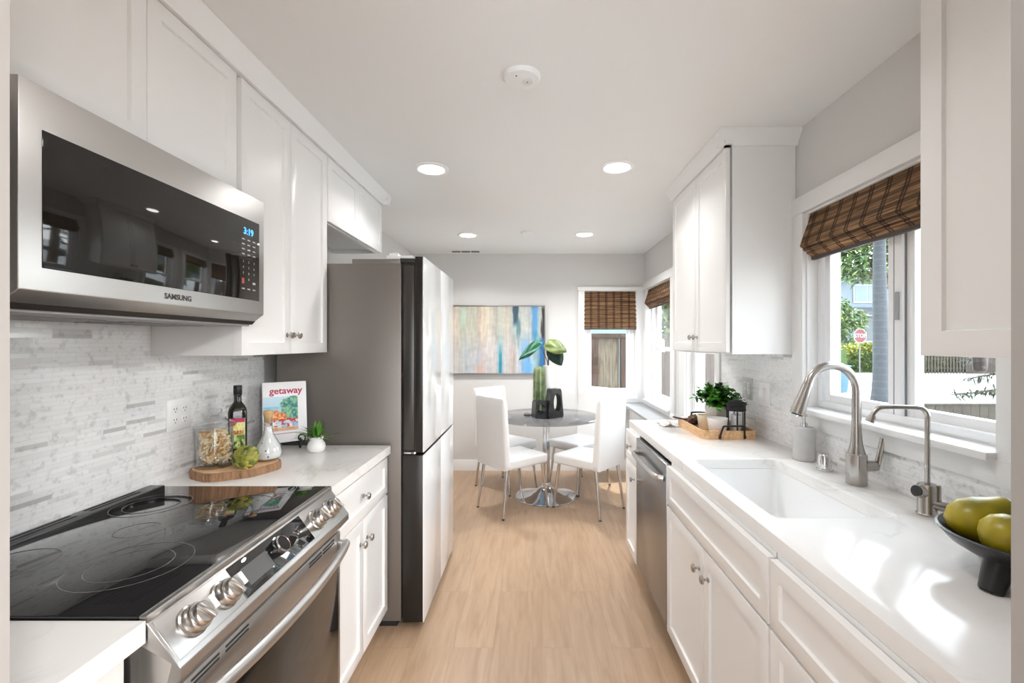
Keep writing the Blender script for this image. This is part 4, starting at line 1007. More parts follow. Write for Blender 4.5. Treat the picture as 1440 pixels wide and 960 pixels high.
solo('pasta', bm, [P('dry_pasta', lin(244, 226, 188), .5), P('toasted_pasta', lin(206, 152, 84), .55)], 'dry cream and golden pasta twists filling the glass jar', 'pasta', (jx, jy, ZB), kind='stuff', world=False)
# paint helper: small canvas with painted content
def canvas(bm_w, bm_h, nx, ny, fn, origin=(0, 0, 0), th=0):
    """flat grid in local x-z facing -y with vertex colours from fn(u, v)"""
    bm = new(); lay = bm.loops.layers.float_color.new('paint')
    V = [[bm.verts.new((origin[0]+bm_w*i/nx, origin[1], origin[2]+bm_h*j/ny)) for j in range(ny+1)] for i in range(nx+1)]
    for i in range(nx):
        for j in range(ny): bm.faces.new([V[i][j], V[i+1][j], V[i+1][j+1], V[i][j+1]])
    if th: solidify(bm, geom=list(bm.faces), thickness=th)
    lay = bm.loops.layers.float_color['paint']; memo = {}
    for f in bm.faces:
        for lp in f.loops:
            u = round((lp.vert.co.x-origin[0])/bm_w, 5); v = round((lp.vert.co.z-origin[2])/bm_h, 5)
            if (u, v) not in memo: memo[u, v] = lin(*fn(min(1, max(0, u)), min(1, max(0, v))))
            lp[lay] = memo[u, v]
    return bm
def mix3(a, b, t): t = max(0, min(1, t)); return tuple(a[i]+(b[i]-a[i])*t for i in range(3))
def sm(e0, e1, x): t = max(0, min(1, (x-e0)/(e1-e0))); return t*t*(3-2*t)
def nz(x, y=0.0, s=0): 
    from mathutils import noise
    return noise.noise(Vector((x, y, s*3.7)))
# olive oil bottle
ox, oy = -1.213, 1.872
t = thing('oil_bottle', 'dark square olive oil bottle with yellow label on the wood slice', 'bottle', (ox, oy, ZB), R(32))
bm = new(); p = bmesh.new(); sec = [(.031, 0), (.033, .003), (.033, .190), (.031, .204), (.023, .220), (.0155, .230), (.0138, .236), (.0138, .258), (.0155, .260), (.0155, .264), (.013, .266)]
rings = []
for i, (r_, z) in enumerate(sec):
    sq = max(0, min(1, (.232-z)/.03)); ring = []
    for k in range(32):
        a = 2*math.pi*k/32 ; m_ = max(abs(math.cos(a)), abs(math.sin(a))); rad = r_*((1-sq)+sq*min(1/m_, 1.22))
        ring.append(p.verts.new((rad*math.cos(a), rad*math.sin(a), z)))
    rings.append(ring)
for a, b in zip(rings, rings[1:]):
    for k in range(32): p.faces.new([a[k], a[(k+1) % 32], b[(k+1) % 32], b[k]])
p.faces.new(list(reversed(rings[0]))); p.faces.new(rings[-1])
for f in p.faces: f.smooth = True
merge(bm, p); obj('body', bm, P('dark_green_glass', (.010, .012, .006), .08, spec=.6), t, False)
bm = new(); lathe(bm, [(0, .265), (.0145, .265), (.0156, .268), (.0156, .296), (.014, .299), (0, .299)], 24); obj('cap', bm, BLACK, t, False)
def label_fn(u, v):
    c = mix3((206, 214, 90), (232, 226, 150), sm(.3, .7, v))
    if v > .87: c = (190, 52, 92)
    elif .60 < v < .80: c = mix3((226, 214, 96), (240, 235, 190), .5+nz(u*9, v*9)*1.5)
    elif .46 < v < .60 and .1 < u < .9: c = mix3((150, 40, 30), (232, 226, 150), .35+nz(u*16, v*22)*1.6)
    elif v < .44: c = mix3((96, 128, 48), (214, 222, 150), .5+1.6*nz(u*5, v*8, 2))
    if v < .30 and nz(u*6, v*9, 4) > .16: c = (52, 76, 28)
    if u < .03 or u > .97: c = (230, 230, 215)
    return c
bm = canvas(.052, .122, 24, 48, label_fn, (-.026, -.0345, .046), .0008)
obj('label', bm, vcol('oil_label_print', .5), t, False)
# artichoke
ax, ay = -1.085, 1.722
t = thing('artichoke', 'green and yellow artichoke at the front of the wood slice', 'artichoke', (ax, ay, ZB)); t.rotation_euler = (0, 0, R(30))
bm = new(); rnd = random.Random(4)
T_ = Matrix.Translation((0, 0, .042)) @ Matrix.Rotation(R(58), 4, 'Y')
rows = 7
for i in range(rows):
    th = R(152 - 132*i/(rows-1)); n_ = max(3, int(round(9.5*math.sin(th)+1)))
    for k in range(n_):
        a = 2*math.pi*(k+.5*(i % 2))/n_; rr = .037
        pos = Vector((rr*math.sin(th)*math.cos(a), rr*math.sin(th)*math.sin(a), rr*1.08*math.cos(th)))
        up_t = Vector((-math.cos(th)*math.cos(a), -math.cos(th)*math.sin(a), math.sin(th))); out = pos.normalized()
        up_b = (up_t + out*.28).normalized(); sd_ = up_b.cross(out).normalized(); out2 = sd_.cross(up_b)
        B_ = Matrix(((sd_.x, out2.x, up_b.x, 0), (sd_.y, out2.y, up_b.y, 0), (sd_.z, out2.z, up_b.z, 0), (0, 0, 0, 1)))
        pl = bmesh.new(); bmesh.ops.create_icosphere(pl, subdivisions=2, radius=1)
        sc_ = 1 - .35*i/(rows-1)
        for v in pl.verts:
            z = v.co.z; tp = 1 - .45*max(0, z)**1.5
            v.co = Vector((v.co.x*.0165*sc_*tp, v.co.y*.0042 - .0035*abs(v.co.x)**2*sc_, z*.021*sc_))
        for f in pl.faces: f.smooth = True; f.material_index = 0
        mi_ = rnd.choice((0, 0, 1))
        merge(bm, pl, mi_, T_ @ Matrix.Translation(pos) @ B_)
ball(bm, (0, 0, .042), .0335, (1, 1, 1), 2, 2)
obj('bracts', bm, [leaf_mat('artichoke_yellow', lin(110, 116, 40), lin(178, 168, 72)), leaf_mat('artichoke_green', lin(52, 70, 26), lin(104, 116, 44)), leaf_mat('artichoke_core', lin(22, 30, 12), lin(40, 48, 20))], t, False, 60)
bm = new(); tube(bm, [T_ @ Vector((0, 0, -.030)), T_ @ Vector((0, 0, -.046))], [.012, .010], 12); obj('stalk', bm, P('artichoke_stalk', lin(120, 124, 60), .6), t, False)
# decanter with white contents and cork
dx, dy = -1.072, 1.845
t = thing('corked_decanter', 'round glass decanter with tall neck, cork and white filling', 'bottle', (dx, dy, ZB))
prof = [(0, 0), (.032, 0), (.047, .010), (.052, .030), (.047, .056), (.032, .082), (.020, .104), (.0155, .126), (.015, .172), (.017, .176)]
bm = new(); lathe(bm, prof + [(r-.0018, z) for r, z in reversed(prof[1:])], 36, cap=False); obj('glass_body', bm, CLEAR, t, False)
bm = new(); lathe(bm, [(0, .003), (.030, .003), (.0445, .012), (.0494, .030), (.0445, .055), (.030, .080), (.018, .103), (.0135, .125), (.0132, .136), (0, .138)], 32); fl = obj('salt_filling', bm, P('coarse_salt', (.90, .885, .86), .7, var=.05, vscale=90, bump=.1, bscale=200), t, False)
bm = new()
for (a, z, s_, mi) in ((-100, .030, .009, 0), (-70, .046, .004, 1), (-120, .062, .0035, 1), (-60, .022, .005, 0), (-95, .075, .003, 1), (-140, .04, .004, 1)):
    r_ = .0535 if z < .04 else .0495 if z < .055 else .038; ball(bm, (math.cos(R(a))*r_*.985, math.sin(R(a))*r_*.985, z), s_, (.7, .25, .8), 2, mi, Matrix.Rotation(R(a+90), 4, 'Z'))
obj('painted_motif', bm, [P('motif_blue', lin(70, 90, 150), .4), P('motif_brown', lin(90, 70, 60), .4)], t, False)
bm = new(); lathe(bm, [(0, .152), (.0130, .152), (.0134, .172), (.0175, .180), (.018, .194), (.015, .198), (0, .199)], 20); obj('cork', bm, P('cork', lin(196, 158, 112), .9, var=.25, vscale=120), t, False)
# cookbook on iron stand
bx, by = -1.2415, 2.098
ang = math.atan2(.118, .145)
t = thing('cookbook', 'white cookbook with getaway title and beach picture on a stand', 'book', (bx, by, ZT+.034), ang)
TB = rotmat('X', -6)
TB = Matrix.Rotation(R(-6), 4, 'X')
bm = new(); box(bm, 0, .187, 0, .022, 0, .285, .0015, mat=TB); obj('cover', bm, P('book_white', (.82, .82, .83), .3), t, False)
bm = new(); box(bm, .004, .1845, .003, .019, .004, .2857, 0, mat=TB); obj('pages', bm, P('book_pages', (.74, .72, .68), .8), t, False)
def cover_fn(u, v):
    sky = mix3((150, 196, 222), (196, 222, 234), v)
    c = sky
    if v < .72: c = mix3((120, 182, 204), (176, 212, 226), nz(u*5, v*14)+.5)
    # leafy tree on the right
    tr = math.hypot((u-.86)/.36, (v-.66)/.36)
    if tr < 1 + .25*nz(u*9, v*9, 1): c = mix3((52, 124, 124), (140, 190, 150), .5+nz(u*16, v*16, 2)*1.5)
    if math.hypot((u-.40)/.24, (v-.40)/.20) < 1+.4*nz(u*10, v*10, 3): c = mix3((206, 104, 46), (240, 190, 130), .5+nz(u*18, v*18, 5)*1.6)
    if v < .30: c = mix3((236, 228, 220), (150, 190, 220), .4+1.5*nz(u*6, v*12, 6))
    if v < .30 and nz(u*12, v*18, 7) > .18: c = (188, 60, 66)
    if .26 < v < .36 and u > .45 and nz(u*10, v*20, 8) > -.05: c = (196, 44, 60)
    if v < .10: c = mix3((196, 150, 116), (214, 176, 146), .5+nz(u*12, v*5))
    return c
bm = canvas(.146, .162, 48, 54, cover_fn, (.002, -.0004, .055)); bmesh.ops.transform(bm, matrix=TB, verts=bm.verts); obj('cover_picture', bm, vcol('cover_print', .35), t, False)
bm = text_bm('getaway', .043, .0003, bold=.0010); bmesh.ops.transform(bm, matrix=TB @ Matrix.Translation((.098, -.0012, .243)) @ Matrix.Rotation(R(90), 4, 'X'), verts=bm.verts); obj('title', bm, P('title_crimson', lin(178, 44, 84), .4), t, False)
bm = text_bm('getaway', .018, .0003, bold=.0004); bmesh.ops.transform(bm, matrix=TB @ Matrix.Translation((-.0005, .011, .205)) @ Matrix.Rotation(R(-90), 4, 'Z') @ Matrix.Rotation(R(90), 4, 'X') @ Matrix.Rotation(R(-90), 4, 'Z'), verts=bm.verts); obj('spine_title', bm, P('spine_crimson', lin(178, 44, 84), .4), t, False)
bm = new()
for k in range(14): box(bm, .030+k*.008, .0355+k*.008, -.0008, .0005, .040, .0445, 0, mat=TB)
obj('author_line', bm, P('author_mauve', lin(176, 120, 150), .5), t, False)
t = thing('book_stand', 'black wrought iron scroll stand under the cookbook', 'book stand', (bx, by, ZT), ang)
IR = BLACK
def scroll(c, r, a0, turns, sgn, y):
    out = []
    for k in range(22):
        s = k/21; a = R(a0) + sgn*s*turns*2*math.pi; rr = r*(1-.72*s); out.append((c[0]+rr*math.cos(a), y, c[1]+rr*math.sin(a)))
    return out
for xx in (.035, .150):
    bm = new(); tube(bm, smooth_path([(xx, .150, .004), (xx, .05, .022), (xx, .02, .028), (xx, -.012, .026), (xx, -.030, .018), (xx, -.034, .030), (xx, -.028, .050), (xx, -.018, .048), (xx, -.020, .040)], 5), .0034, 8)
    tube(bm, smooth_path([(xx, -.012, .026), (xx, -.012, .010), (xx, -.022, .004), (xx, -.032, .010), (xx, -.028, .018)], 5), .0034, 8); obj('foot', bm, IR, t, False)
bm = new(); tube(bm, [(.030, .012, .0295), (.155, .012, .0295)], .0034, 8); obj('crossbar', bm, IR, t, False)
for (xx, sg) in ((.150, 1),):
    bm = new(); tube(bm, [(.150, -.014, .028)]+[(.158+.018*math.sin(R(a))*(1-.4*a/400), -.014, .050-.022*math.cos(R(a))*(1-.55*a/400)) for a in range(0, 400, 20)], .0036, 8); obj('scroll', bm, IR, t, False)
    bm = new(); tube(bm, [(.035, -.014, .028)]+[(.027-.018*math.sin(R(a))*(1-.4*a/400), -.014, .050-.022*math.cos(R(a))*(1-.55*a/400)) for a in range(0, 400, 20)], .0036, 8); obj('scroll', bm, IR, t, False)
# grassy succulent
t = thing('potted_grass', 'spiky green grass in a small white round pot by the refrigerator', 'potted plant', (-1.005, 2.115, ZT))
bm = new(); lathe(bm, [(0, 0), (.028, 0), (.034, .004), (.040, .020), (.038, .036), (.028, .052), (.027, .056), (.032, .064), (.034, .070), (.030, .070), (.024, .058), (0, .054)], 36); obj('pot', bm, P('white_pot', (.80, .79, .78), .5), t, False)
bm = new(); rnd = random.Random(9)
for k in range(64):
    a = rnd.uniform(0, 6.283); e = rnd.uniform(.35, 1.5); L_ = rnd.uniform(.075, .135)
    leaf(bm, (rnd.uniform(-.012, .012), rnd.uniform(-.012, .012), .056), (math.cos(a)*math.cos(e), math.sin(a)*math.cos(e), math.sin(e)), L_, .0042, .30, rnd.choice((0, 0, 1)), 5, .4)
obj('blades', bm, [leaf_mat('grass_bright', lin(70, 130, 40), lin(130, 180, 70)), leaf_mat('grass_deep', lin(30, 80, 26), lin(70, 120, 44))], t, False, 180)

# ================================================================== WALL PICTURE
x0, x1, z0, z1 = -.905, .143, 1.076, 1.842
t = thing('abstract_painting', 'wide abstract painting of blue, cream and peach vertical strokes on back wall', 'painting', ((x0+x1)/2, YB, z0))
bm = new(); fw = .012
box(bm, x0, x0+fw, YB-.042, YB, z0, z1, .001); box(bm, x1-fw, x1, YB-.042, YB, z0, z1, .001); box(bm, x0+fw, x1-fw, YB-.042, YB, z0, z0+fw, .001); box(bm, x0+fw, x1-fw, YB-.042, YB, z1-fw, z1, .001)
obj('frame', bm, P('pewter_frame', (.30, .285, .27), .35, .7), t)
BASE = [(0, (222, 204, 184)), (.05, (222, 208, 188)), (.10, (198, 202, 178)), (.17, (206, 204, 184)), (.25, (200, 199, 180)), (.29, (214, 192, 168)), (.33, (224, 208, 184)), (.40, (226, 218, 194)), (.47, (196, 190, 176)), (.50, (204, 208, 192)), (.56, (206, 206, 186)), (.61, (216, 202, 182)), (.66, (178, 196, 196)), (.72, (190, 204, 200)), (.78, (206, 208, 196)), (.84, (196, 204, 204)), (.88, (112, 160, 200)), (.92, (150, 190, 204)), (.96, (196, 200, 190)), (1, (180, 176, 168))]
BOT = [(0, (216, 204, 196)), (.08, (206, 206, 202)), (.16, (196, 204, 208)), (.24, (206, 206, 206)), (.29, (190, 188, 190)), (.31, (216, 190, 180)), (.36, (214, 208, 206)), (.45, (216, 208, 206)), (.52, (150, 196, 208)), (.57, (206, 206, 208)), (.63, (216, 204, 198)), (.67, (196, 178, 166)), (.71, (206, 216, 224)), (.76, (150, 190, 224)), (.82, (110, 170, 222)), (.86, (176, 212, 222)), (.91, (150, 190, 200)), (.97, (66, 120, 166)), (1, (60, 110, 150))]
def interp(T, u):
    for (a, ca), (b, cb) in zip(T, T[1:]):
        if a <= u <= b: return mix3(ca, cb, sm(0, 1, (u-a)/(b-a)))
    return T[-1][1]
def art(u, v):
    uw = u + .010*nz(u*7, v*3, 1)
    c = mix3(interp(BOT, uw), interp(BASE, uw), sm(.22, .72, v+.12*nz(u*14, 0, 2)))
    k = .90*(1 + .09*nz(u*45, v*4, 3) + .05*nz(u*90, v*9, 6) + .05*nz(u*20, v*20, 8))
    g_ = sum(c)/3; c = tuple(max(0, min(255, (q*.85+g_*.15)*k)) for q in c)
    def st(c, uc, wd, va, vb, col, st_=1.0, sd=0):
        e = wd*(1+.5*nz(v*7, sd, 4)) ; f = (1-sm(e*.55, e, abs(u-uc-.012*nz(v*4, sd, 5))))*sm(va-.08, va+.05, v)*(1-sm(vb-.05, vb+.06, v))
        return mix3(c, col, f*st_)
    c = st(c, .690, .038, .74, 1.1, (58, 80, 94), .95, 1); c = st(c, .715, .026, .56, .80, (92, 128, 134), .85, 2); c = st(c, .722, .014, .38, .60, (130, 150, 156), .7, 3)
    c = st(c, .902, .030, .55, 1.1, (86, 148, 200), .85, 4); c = st(c, .895, .020, .38, .62, (70, 140, 160), .8, 5)
    c = st(c, .985, .024, .52, .98, (52, 50, 50), .95, 6); c = st(c, .965, .012, .62, .80, (66, 62, 58), .8, 7); c = st(c, .975, .040, -.1, .50, (50, 112, 168), .95, 8)
    c = st(c, .520, .020, -.1, .30, (34, 128, 152), .9, 9); c = st(c, .516, .012, .22, .40, (60, 150, 170), .7, 10)
    c = st(c, .800, .035, .1, .46, (120, 172, 222), .7, 11); c = st(c, .83, .05, -.1, .16, (104, 164, 226), .8, 12)
    c = st(c, .478, .007, .5, 1.0, (150, 140, 130), .6, 13); c = st(c, .300, .02, .1, .42, (176, 186, 202), .6, 14); c = st(c, .115, .03, .74, .97, (176, 204, 186), .7, 15); c = st(c, .30, .026, -.1, .12, (214, 160, 142), .6, 16)
    return c
bm = canvas(x1-x0-2*fw, z1-z0-2*fw, 170, 90, art, (x0+fw, YB-.034, z0+fw), .010)
obj('canvas', bm, vcol('painted_canvas', .55), t)

# ================================================================== DINING SET
TXc, TYc, ZTB = .126, 4.235, .745
t = thing('dining_table', 'round smoked glass dining table on a chrome pedestal', 'table', (TXc, TYc, 0))
bm = new(); lathe(bm, [(0, .733), (.502, .733), (.506, .736), (.506, .742), (.502, .745), (0, .745)], 96); obj('tabletop', bm, glass_thin('smoked_glass', (.66, .66, .67), refl=.8), t, False, 50)
bm = new(); lathe(bm, [(0, .700), (.11, .702), (.115, .708), (.115, .733), (0, .733)], 40); obj('top_plate', bm, CHROME, t, False)
bm = new(); lathe(bm, [(.034, .10), (.034, .705)], 32, cap=False)
obj('column', bm, CHROME, t, False)
bm = new(); lathe(bm, [(0, 0), (.284, 0), (.287, .004), (.284, .009), (.24, .020), (.17, .036), (.10, .058), (.06, .080), (.042, .105), (.036, .13), (0, .13)], 64); obj('pedestal_base', bm, CHROME, t, False)

def chair():
    t = thing('dining_chair', '', 'chair', (0, 0, 0), 0, 'white dining chairs around the glass table')
    bm = new()      # padded seat
    p = bmesh.new(); bmesh.ops.create_cube(p, size=1); bmesh.ops.transform(p, matrix=Matrix.Translation((0, .012, .428)) @ Matrix.Diagonal((.40, .44, .082, 1)), verts=p.verts)
    bmesh.ops.bevel(p, geom=list(p.edges), offset=.022, segments=4, profile=.6, affect='EDGES')
    top = [v for v in p.verts if v.co.z > .46]
    for v in p.verts:
        if v.co.z > .455: v.co.z += .012*(1-(v.co.x/.2)**2)*(1-((v.co.y-.012)/.22)**2)
    for f in p.faces: f.smooth = True
    merge(bm, p); obj('seat', bm, LEATHER, t, False, 60)
    bm = new()      # tall upholstered back, slightly curved
    prof = []; N = 14
    cen = lambda s: (-.200 - .034*s*s - .007*math.sin(s*3.14), .392+.580*s)
    fr, bk = [], []
    for k in range(N+1):
        s = k/N; y, z = cen(s); th = .034*(1-.25*s) if s < .97 else .017
        fr.append((y+th, z)); bk.append((y-th, z))
    p = bmesh.new(); ring = fr + list(reversed(bk)); xs = [-.206, -.198, -.186, .186, .198, .206]
    loops = []
    for i, x in enumerate(xs):
        k_ = (.60, .90, 1, 1, .90, .60)[i]; lp = []
        for j, (y, z) in enumerate(ring):
            kk = j if j <= N else 2*N+1-j; cy_, cz_ = cen(kk/N)
            wx = 1 + .03*(1-kk/N)
            lp.append(p.verts.new((x*wx, cy_+(y-cy_)*k_, cz_ if 0 < kk < N else cz_+(.006 if kk == 0 else -.006)*(1-k_)*3)))
        loops.append(lp)
    for a, b in zip(loops, loops[1:]):
        n_ = len(a)
        for j in range(n_): p.faces.new([a[j], a[(j+1) % n_], b[(j+1) % n_], b[j]])
    for lp in (loops[0], loops[-1]):
        for j in range(N): p.faces.new([lp[j], lp[j+1], lp[2*N-j], lp[2*N+1-j]])
    for f in p.faces: f.smooth = True
    merge(bm, p); obj('backrest', bm, LEATHER, t, False, 60)
    for (sx, sy) in ((-1, 1), (1, 1), (-1, -1), (1, -1)):
        bm = new(); tube(bm, [(sx*.170, sy*.185+.002, .395), (sx*.188, sy*.235, .012), (sx*.1885, sy*.236, .0)], [.0155, .0095, .0095], 14); lg = obj('leg', bm, CHROME, t, False)
        bm = new(); tube(bm, [(sx*.1883, sy*.2353, .010), (sx*.1886, sy*.236, 0)], .0108, 12); obj('foot_cap', bm, BLKPL, lg, False)
    return t
def yaw(fx_, fy_): return math.atan2(-fx_, fy_)
c0 = chair()
c0.location = (-.172, 3.945, 0); c0.rotation_euler = (0, 0, yaw(.77, .63)); c0['label'] = 'white leather dining chair next to the refrigerator, its back toward the camera'
dup(c0, (.482, 3.925, 0), yaw(-.76, .65), 'white leather dining chair beside the worktop end, its back toward the camera')
dup(c0, (-.265, 4.52, 0), yaw(.75, -.66), 'white leather dining chair below the painting, facing the camera')
dup(c0, (.47, 4.545, 0), yaw(-.75, -.66), 'white leather dining chair in front of the back wall window')

# ---- centrepiece
def loop_vase(name, label, loc, rotz, w_, h, d_, hole_c, hole_r, top_w):
    t = thing(name, label, 'vase', loc, rotz)
    bm = new(); n_ = 40
    def outer(a):   # rounded trapezoid
        c, s = math.cos(a), math.sin(a); q = max(abs(c), abs(s)); u, v = c/q, s/q
        z = (v+1)/2*h; ww = w_/2 + (top_w-w_)/2*(z/h); return (u*ww, z)
    F = [[], []]; H = [[], []]
    for i, y in enumerate((-d_/2, d_/2)):
        for k in range(n_):
            a = 2*math.pi*(k+.5)/n_; x, z = outer(a); k_ = 1 if i == 0 else 1
            F[i].append(bm.verts.new((x, y, z))); H[i].append(bm.verts.new((hole_c[0]+hole_r[0]*math.cos(a)*k_, y, hole_c[1]+hole_r[1]*math.sin(a)*k_)))
    for k in range(n_):
        k2 = (k+1) % n_
        bm.faces.new([F[0][k], F[0][k2], H[0][k2], H[0][k]]); bm.faces.new([F[1][k2], F[1][k], H[1][k], H[1][k2]])
        bm.faces.new([F[0][k2], F[0][k], F[1][k], F[1][k2]]); bm.faces.new([H[0][k], H[0][k2], H[1][k2], H[1][k]])
    e = [e for e in bm.edges if e.calc_face_angle(0) > 1.0]
    bmesh.ops.bevel(bm, geom=e, offset=.004, segments=2, profile=.5, affect='EDGES')
    for f in bm.faces: f.smooth = True
    obj('body', bm, DARKC, t, False, 50)
    bm = new(); lathe(bm, [(.010, h-.0005), (.016, h-.0005), (.016, h+.003), (.010, h+.003)], 20, cap=False); obj('mouth_ring', bm, DARKC, t, False)
    return t
loop_vase('sculptural_vase', 'small black vase with a round hole through it on the table', (.062, 4.13, ZTB), R(24), .128, .155, .085, (.0, .082), (.046, .044), .105)
loop_vase('sculptural_vase', 'tall black vase with an oval hole through it on the table', (.196, 4.15, ZTB), R(24), .155, .262, .085, (.012, .135), (.036, .088), .105)
t = thing('columnar_cactus', 'ribbed spiny green cactus behind the small black vase', 'cactus', (.06, 4.285, ZTB))
bm = new(); lathe(bm, [(0, 0), (.048, 0), (.056, .01), (.060, .05), (.054, .055), (0, .050)], 28); obj('pot', bm, DARKC, t, False)
p = bmesh.new(); rib = 9; rings = []
for k in range(26):
    s = k/25; z = .045 + .415*s; rr = .062*(1-.10*s)*(1 if s < .9 else math.sqrt(max(.02, 1-((s-.9)/.1)**2*.96)))
    rings.append([p.verts.new(((rr*(1-.24*abs(math.sin(rib*q*math.pi/72))**.7+.0))*math.cos(2*math.pi*q/72), (rr*(1-.24*abs(math.sin(rib*q*math.pi/72))**.7))*math.sin(2*math.pi*q/72), z)) for q in range(72)])
for a, b in zip(rings, rings[1:]):
    for q in range(72): p.faces.new([a[q], a[(q+1) % 72], b[(q+1) % 72], b[q]])
p.faces.new(rings[-1]); p.faces.new(list(reversed(rings[0])))
for f in p.faces: f.smooth = True
bm = new(); merge(bm, p); obj('stem', bm, leaf_mat('cactus_green', lin(64, 92, 56), lin(134, 148, 106), .6), t, False)
bm = new(); rnd = random.Random(2)
for q in range(rib):
    a = 2*math.pi*q/rib
    for k in range(24):
        z = .06 + .39*k/23; r_ = .062*(1-.10*k/25)
        for m_ in range(3):
            d = Vector((math.cos(a+rnd.uniform(-.7, .7)), math.sin(a+rnd.uniform(-.7, .7)), rnd.uniform(-.5, .6))).normalized(); c = Vector((math.cos(a)*r_*.97, math.sin(a)*r_*.97, z)); s_ = d.orthogonal().normalized()*.0009
            vs_ = [bm.verts.new(c+s_), bm.verts.new(c-s_), bm.verts.new(c+d.cross(s_).normalized()*.0012), bm.verts.new(c+d*rnd.uniform(.010, .016))]
            for tri in ((0, 1, 3), (1, 2, 3), (2, 0, 3), (0, 2, 1)): bm.faces.new([vs_[i] for i in tri])
obj('spines', bm, P('spine_pale', lin(206, 200, 170), .6), t, False)
t = thing('white_vase', 'tall white cylinder vase holding three large leaves', 'vase', (.150, 4.34, ZTB))
bm = new(); lathe(bm, [(0, 0), (.052, 0), (.055, .004), (.058, .30), (.056, .462), (.050, .464), (.047, .45), (.048, .02), (0, .015)], 40); obj('body', bm, WHITEC, t, False)
def big_leaf(label, tip, basep, wd, mat_, roll, droop):
    """stem from the vase mouth to the leaf base, heart-shaped blade from base to tip (world coords)"""
    o = Vector((.150, 4.34, ZTB+.44)); t = thing('leaf_stem', label, 'leaf', o, 0, 'large leaves in the white vase')
    b_, tp = Vector(basep), Vector(tip)
    bm = new(); tube(bm, smooth_path([(o.x, o.y, ZTB+.10), (o.x, o.y, ZTB+.44), o.lerp(b_, .5)+Vector((0, 0, .03)), b_], 6), [.0045]*7+[.004]*12, 8); obj('stem', bm, P('leaf_stem_dark', lin(70, 70, 56), .6), t)
    d = (tp-b_); L_ = d.length; d.normalize(); view = Vector((0, -1, 0)); s0 = d.cross(view).normalized(); s_ = (Matrix.Rotation(R(roll), 3, d) @ s0); up = s_.cross(d)
    bm = new(); G = []; NU, NV = 14, 8
    for i in range(NU+1):
        u = i/NU; half = wd*(math.sin(math.pi*min(1, (u*.93+.07))**.72))**.75; row = []
        for j in range(-NV, NV+1):
            v = j/NV; back = .12*L_*abs(v)*(1-u)**3
            c = b_ + d*(L_*u - back) + s_*(half*v) + up*(-.16*half*abs(v)**1.3 + .006*math.sin(9*u+5*abs(v))) - Vector((0, 0, 1))*droop*L_*u*u
            row.append(bm.verts.new(c))
        G.append(row)
    for i in range(NU):
        for j in range(2*NV): f = bm.faces.new([G[i][j], G[i+1][j], G[i+1][j+1], G[i][j+1]]); f.smooth = True
    solidify(bm, geom=list(bm.faces), thickness=.0015)
    bl = obj('blade', bm, mat_, t, angle=120)
def px2(x, y, d=4.3): return ((x-749)/640*d, d, EYE-(y-483)/640*d)
LG1 = leaf_mat('leaf_teal_green', lin(8, 66, 46), lin(26, 104, 74), .4); LG2 = leaf_mat('leaf_olive', lin(82, 100, 46), lin(122, 136, 74), .45); LG3 = leaf_mat('leaf_dark', lin(8, 38, 30), lin(20, 62, 46), .4)
big_leaf('teal-green leaf reaching left over the painting', px2(730, 506, 4.27), px2(757, 481, 4.31), .052, LG1, 28, 0)
big_leaf('olive leaf at the upper right of the white vase', px2(797, 495, 4.24), px2(770, 482, 4.34), .075, LG2, -25, 0)
big_leaf('dark green leaf hanging at the right of the white vase', px2(790, 514, 4.28), px2(775, 489, 4.33), .078, LG3, 15, 0)
bm = new(); ball(bm, (0, 0, .016), .030, (1.25, .8, .55), 3, jitter=.02)
solo('pebble', bm, P('grey_stone_dark', (.10, .10, .10), .6, var=.3, vscale=40), 'small dark grey stone left of the smaller black vase', 'stone', (-.048, 4.20, ZTB), world=False)

# ================================================================== OUTSIDE
ZG = -.5
CONC = P('pale_concrete', (.62, .615, .60), .85, var=.05, vscale=.8)
bm = new(); box(bm, -10, 90, -40, 90, ZG-.2, ZG)
go = struct('ground', bm, CONC)
bm = new(); box(bm, XR+.15, 2.4, .3, 5.25, ZG, -.02); struct('foundation', bm, P('stucco', (.62, .60, .57), .9))
def boards(bm, x0, x1, y, z0, z1, wd, gap, th=.02, along='x', jit=.0, seed=0):
    rr = random.Random(seed); n_ = max(1, int(round((x1-x0)/(wd+gap))))
    for k in range(n_):
        a = x0 + k*(wd+gap); h = z1 + rr.uniform(-jit, jit)
        if along == 'x': box(bm, a, a+wd, y, y+th, z0, h, .004, seg=1)
        else: box(bm, y, y+th, a, a+wd, z0, h, .004, seg=1)
WEATH = wood_mat('weathered_board', lin(46, 41, 34), lin(70, 63, 53), 'z', 3, .85)
FBRN = wood_mat('brown_board', lin(42, 34, 28), lin(66, 54, 44), 'z', 3, .8)
# low board fence beyond the sink window
t = thing('low_fence', 'low brown board fence at the near edge of the pale street', 'fence', (13, 10, ZG))
bm = new(); boards(bm, 4.2, 24, 10, ZG, .07, .19, .004); obj('boards', bm, WEATH, t)
bm = new(); box(bm, 4.2, 24, 9.97, 10.06, .07, .10); obj('cap_rail', bm, WEATH, t)
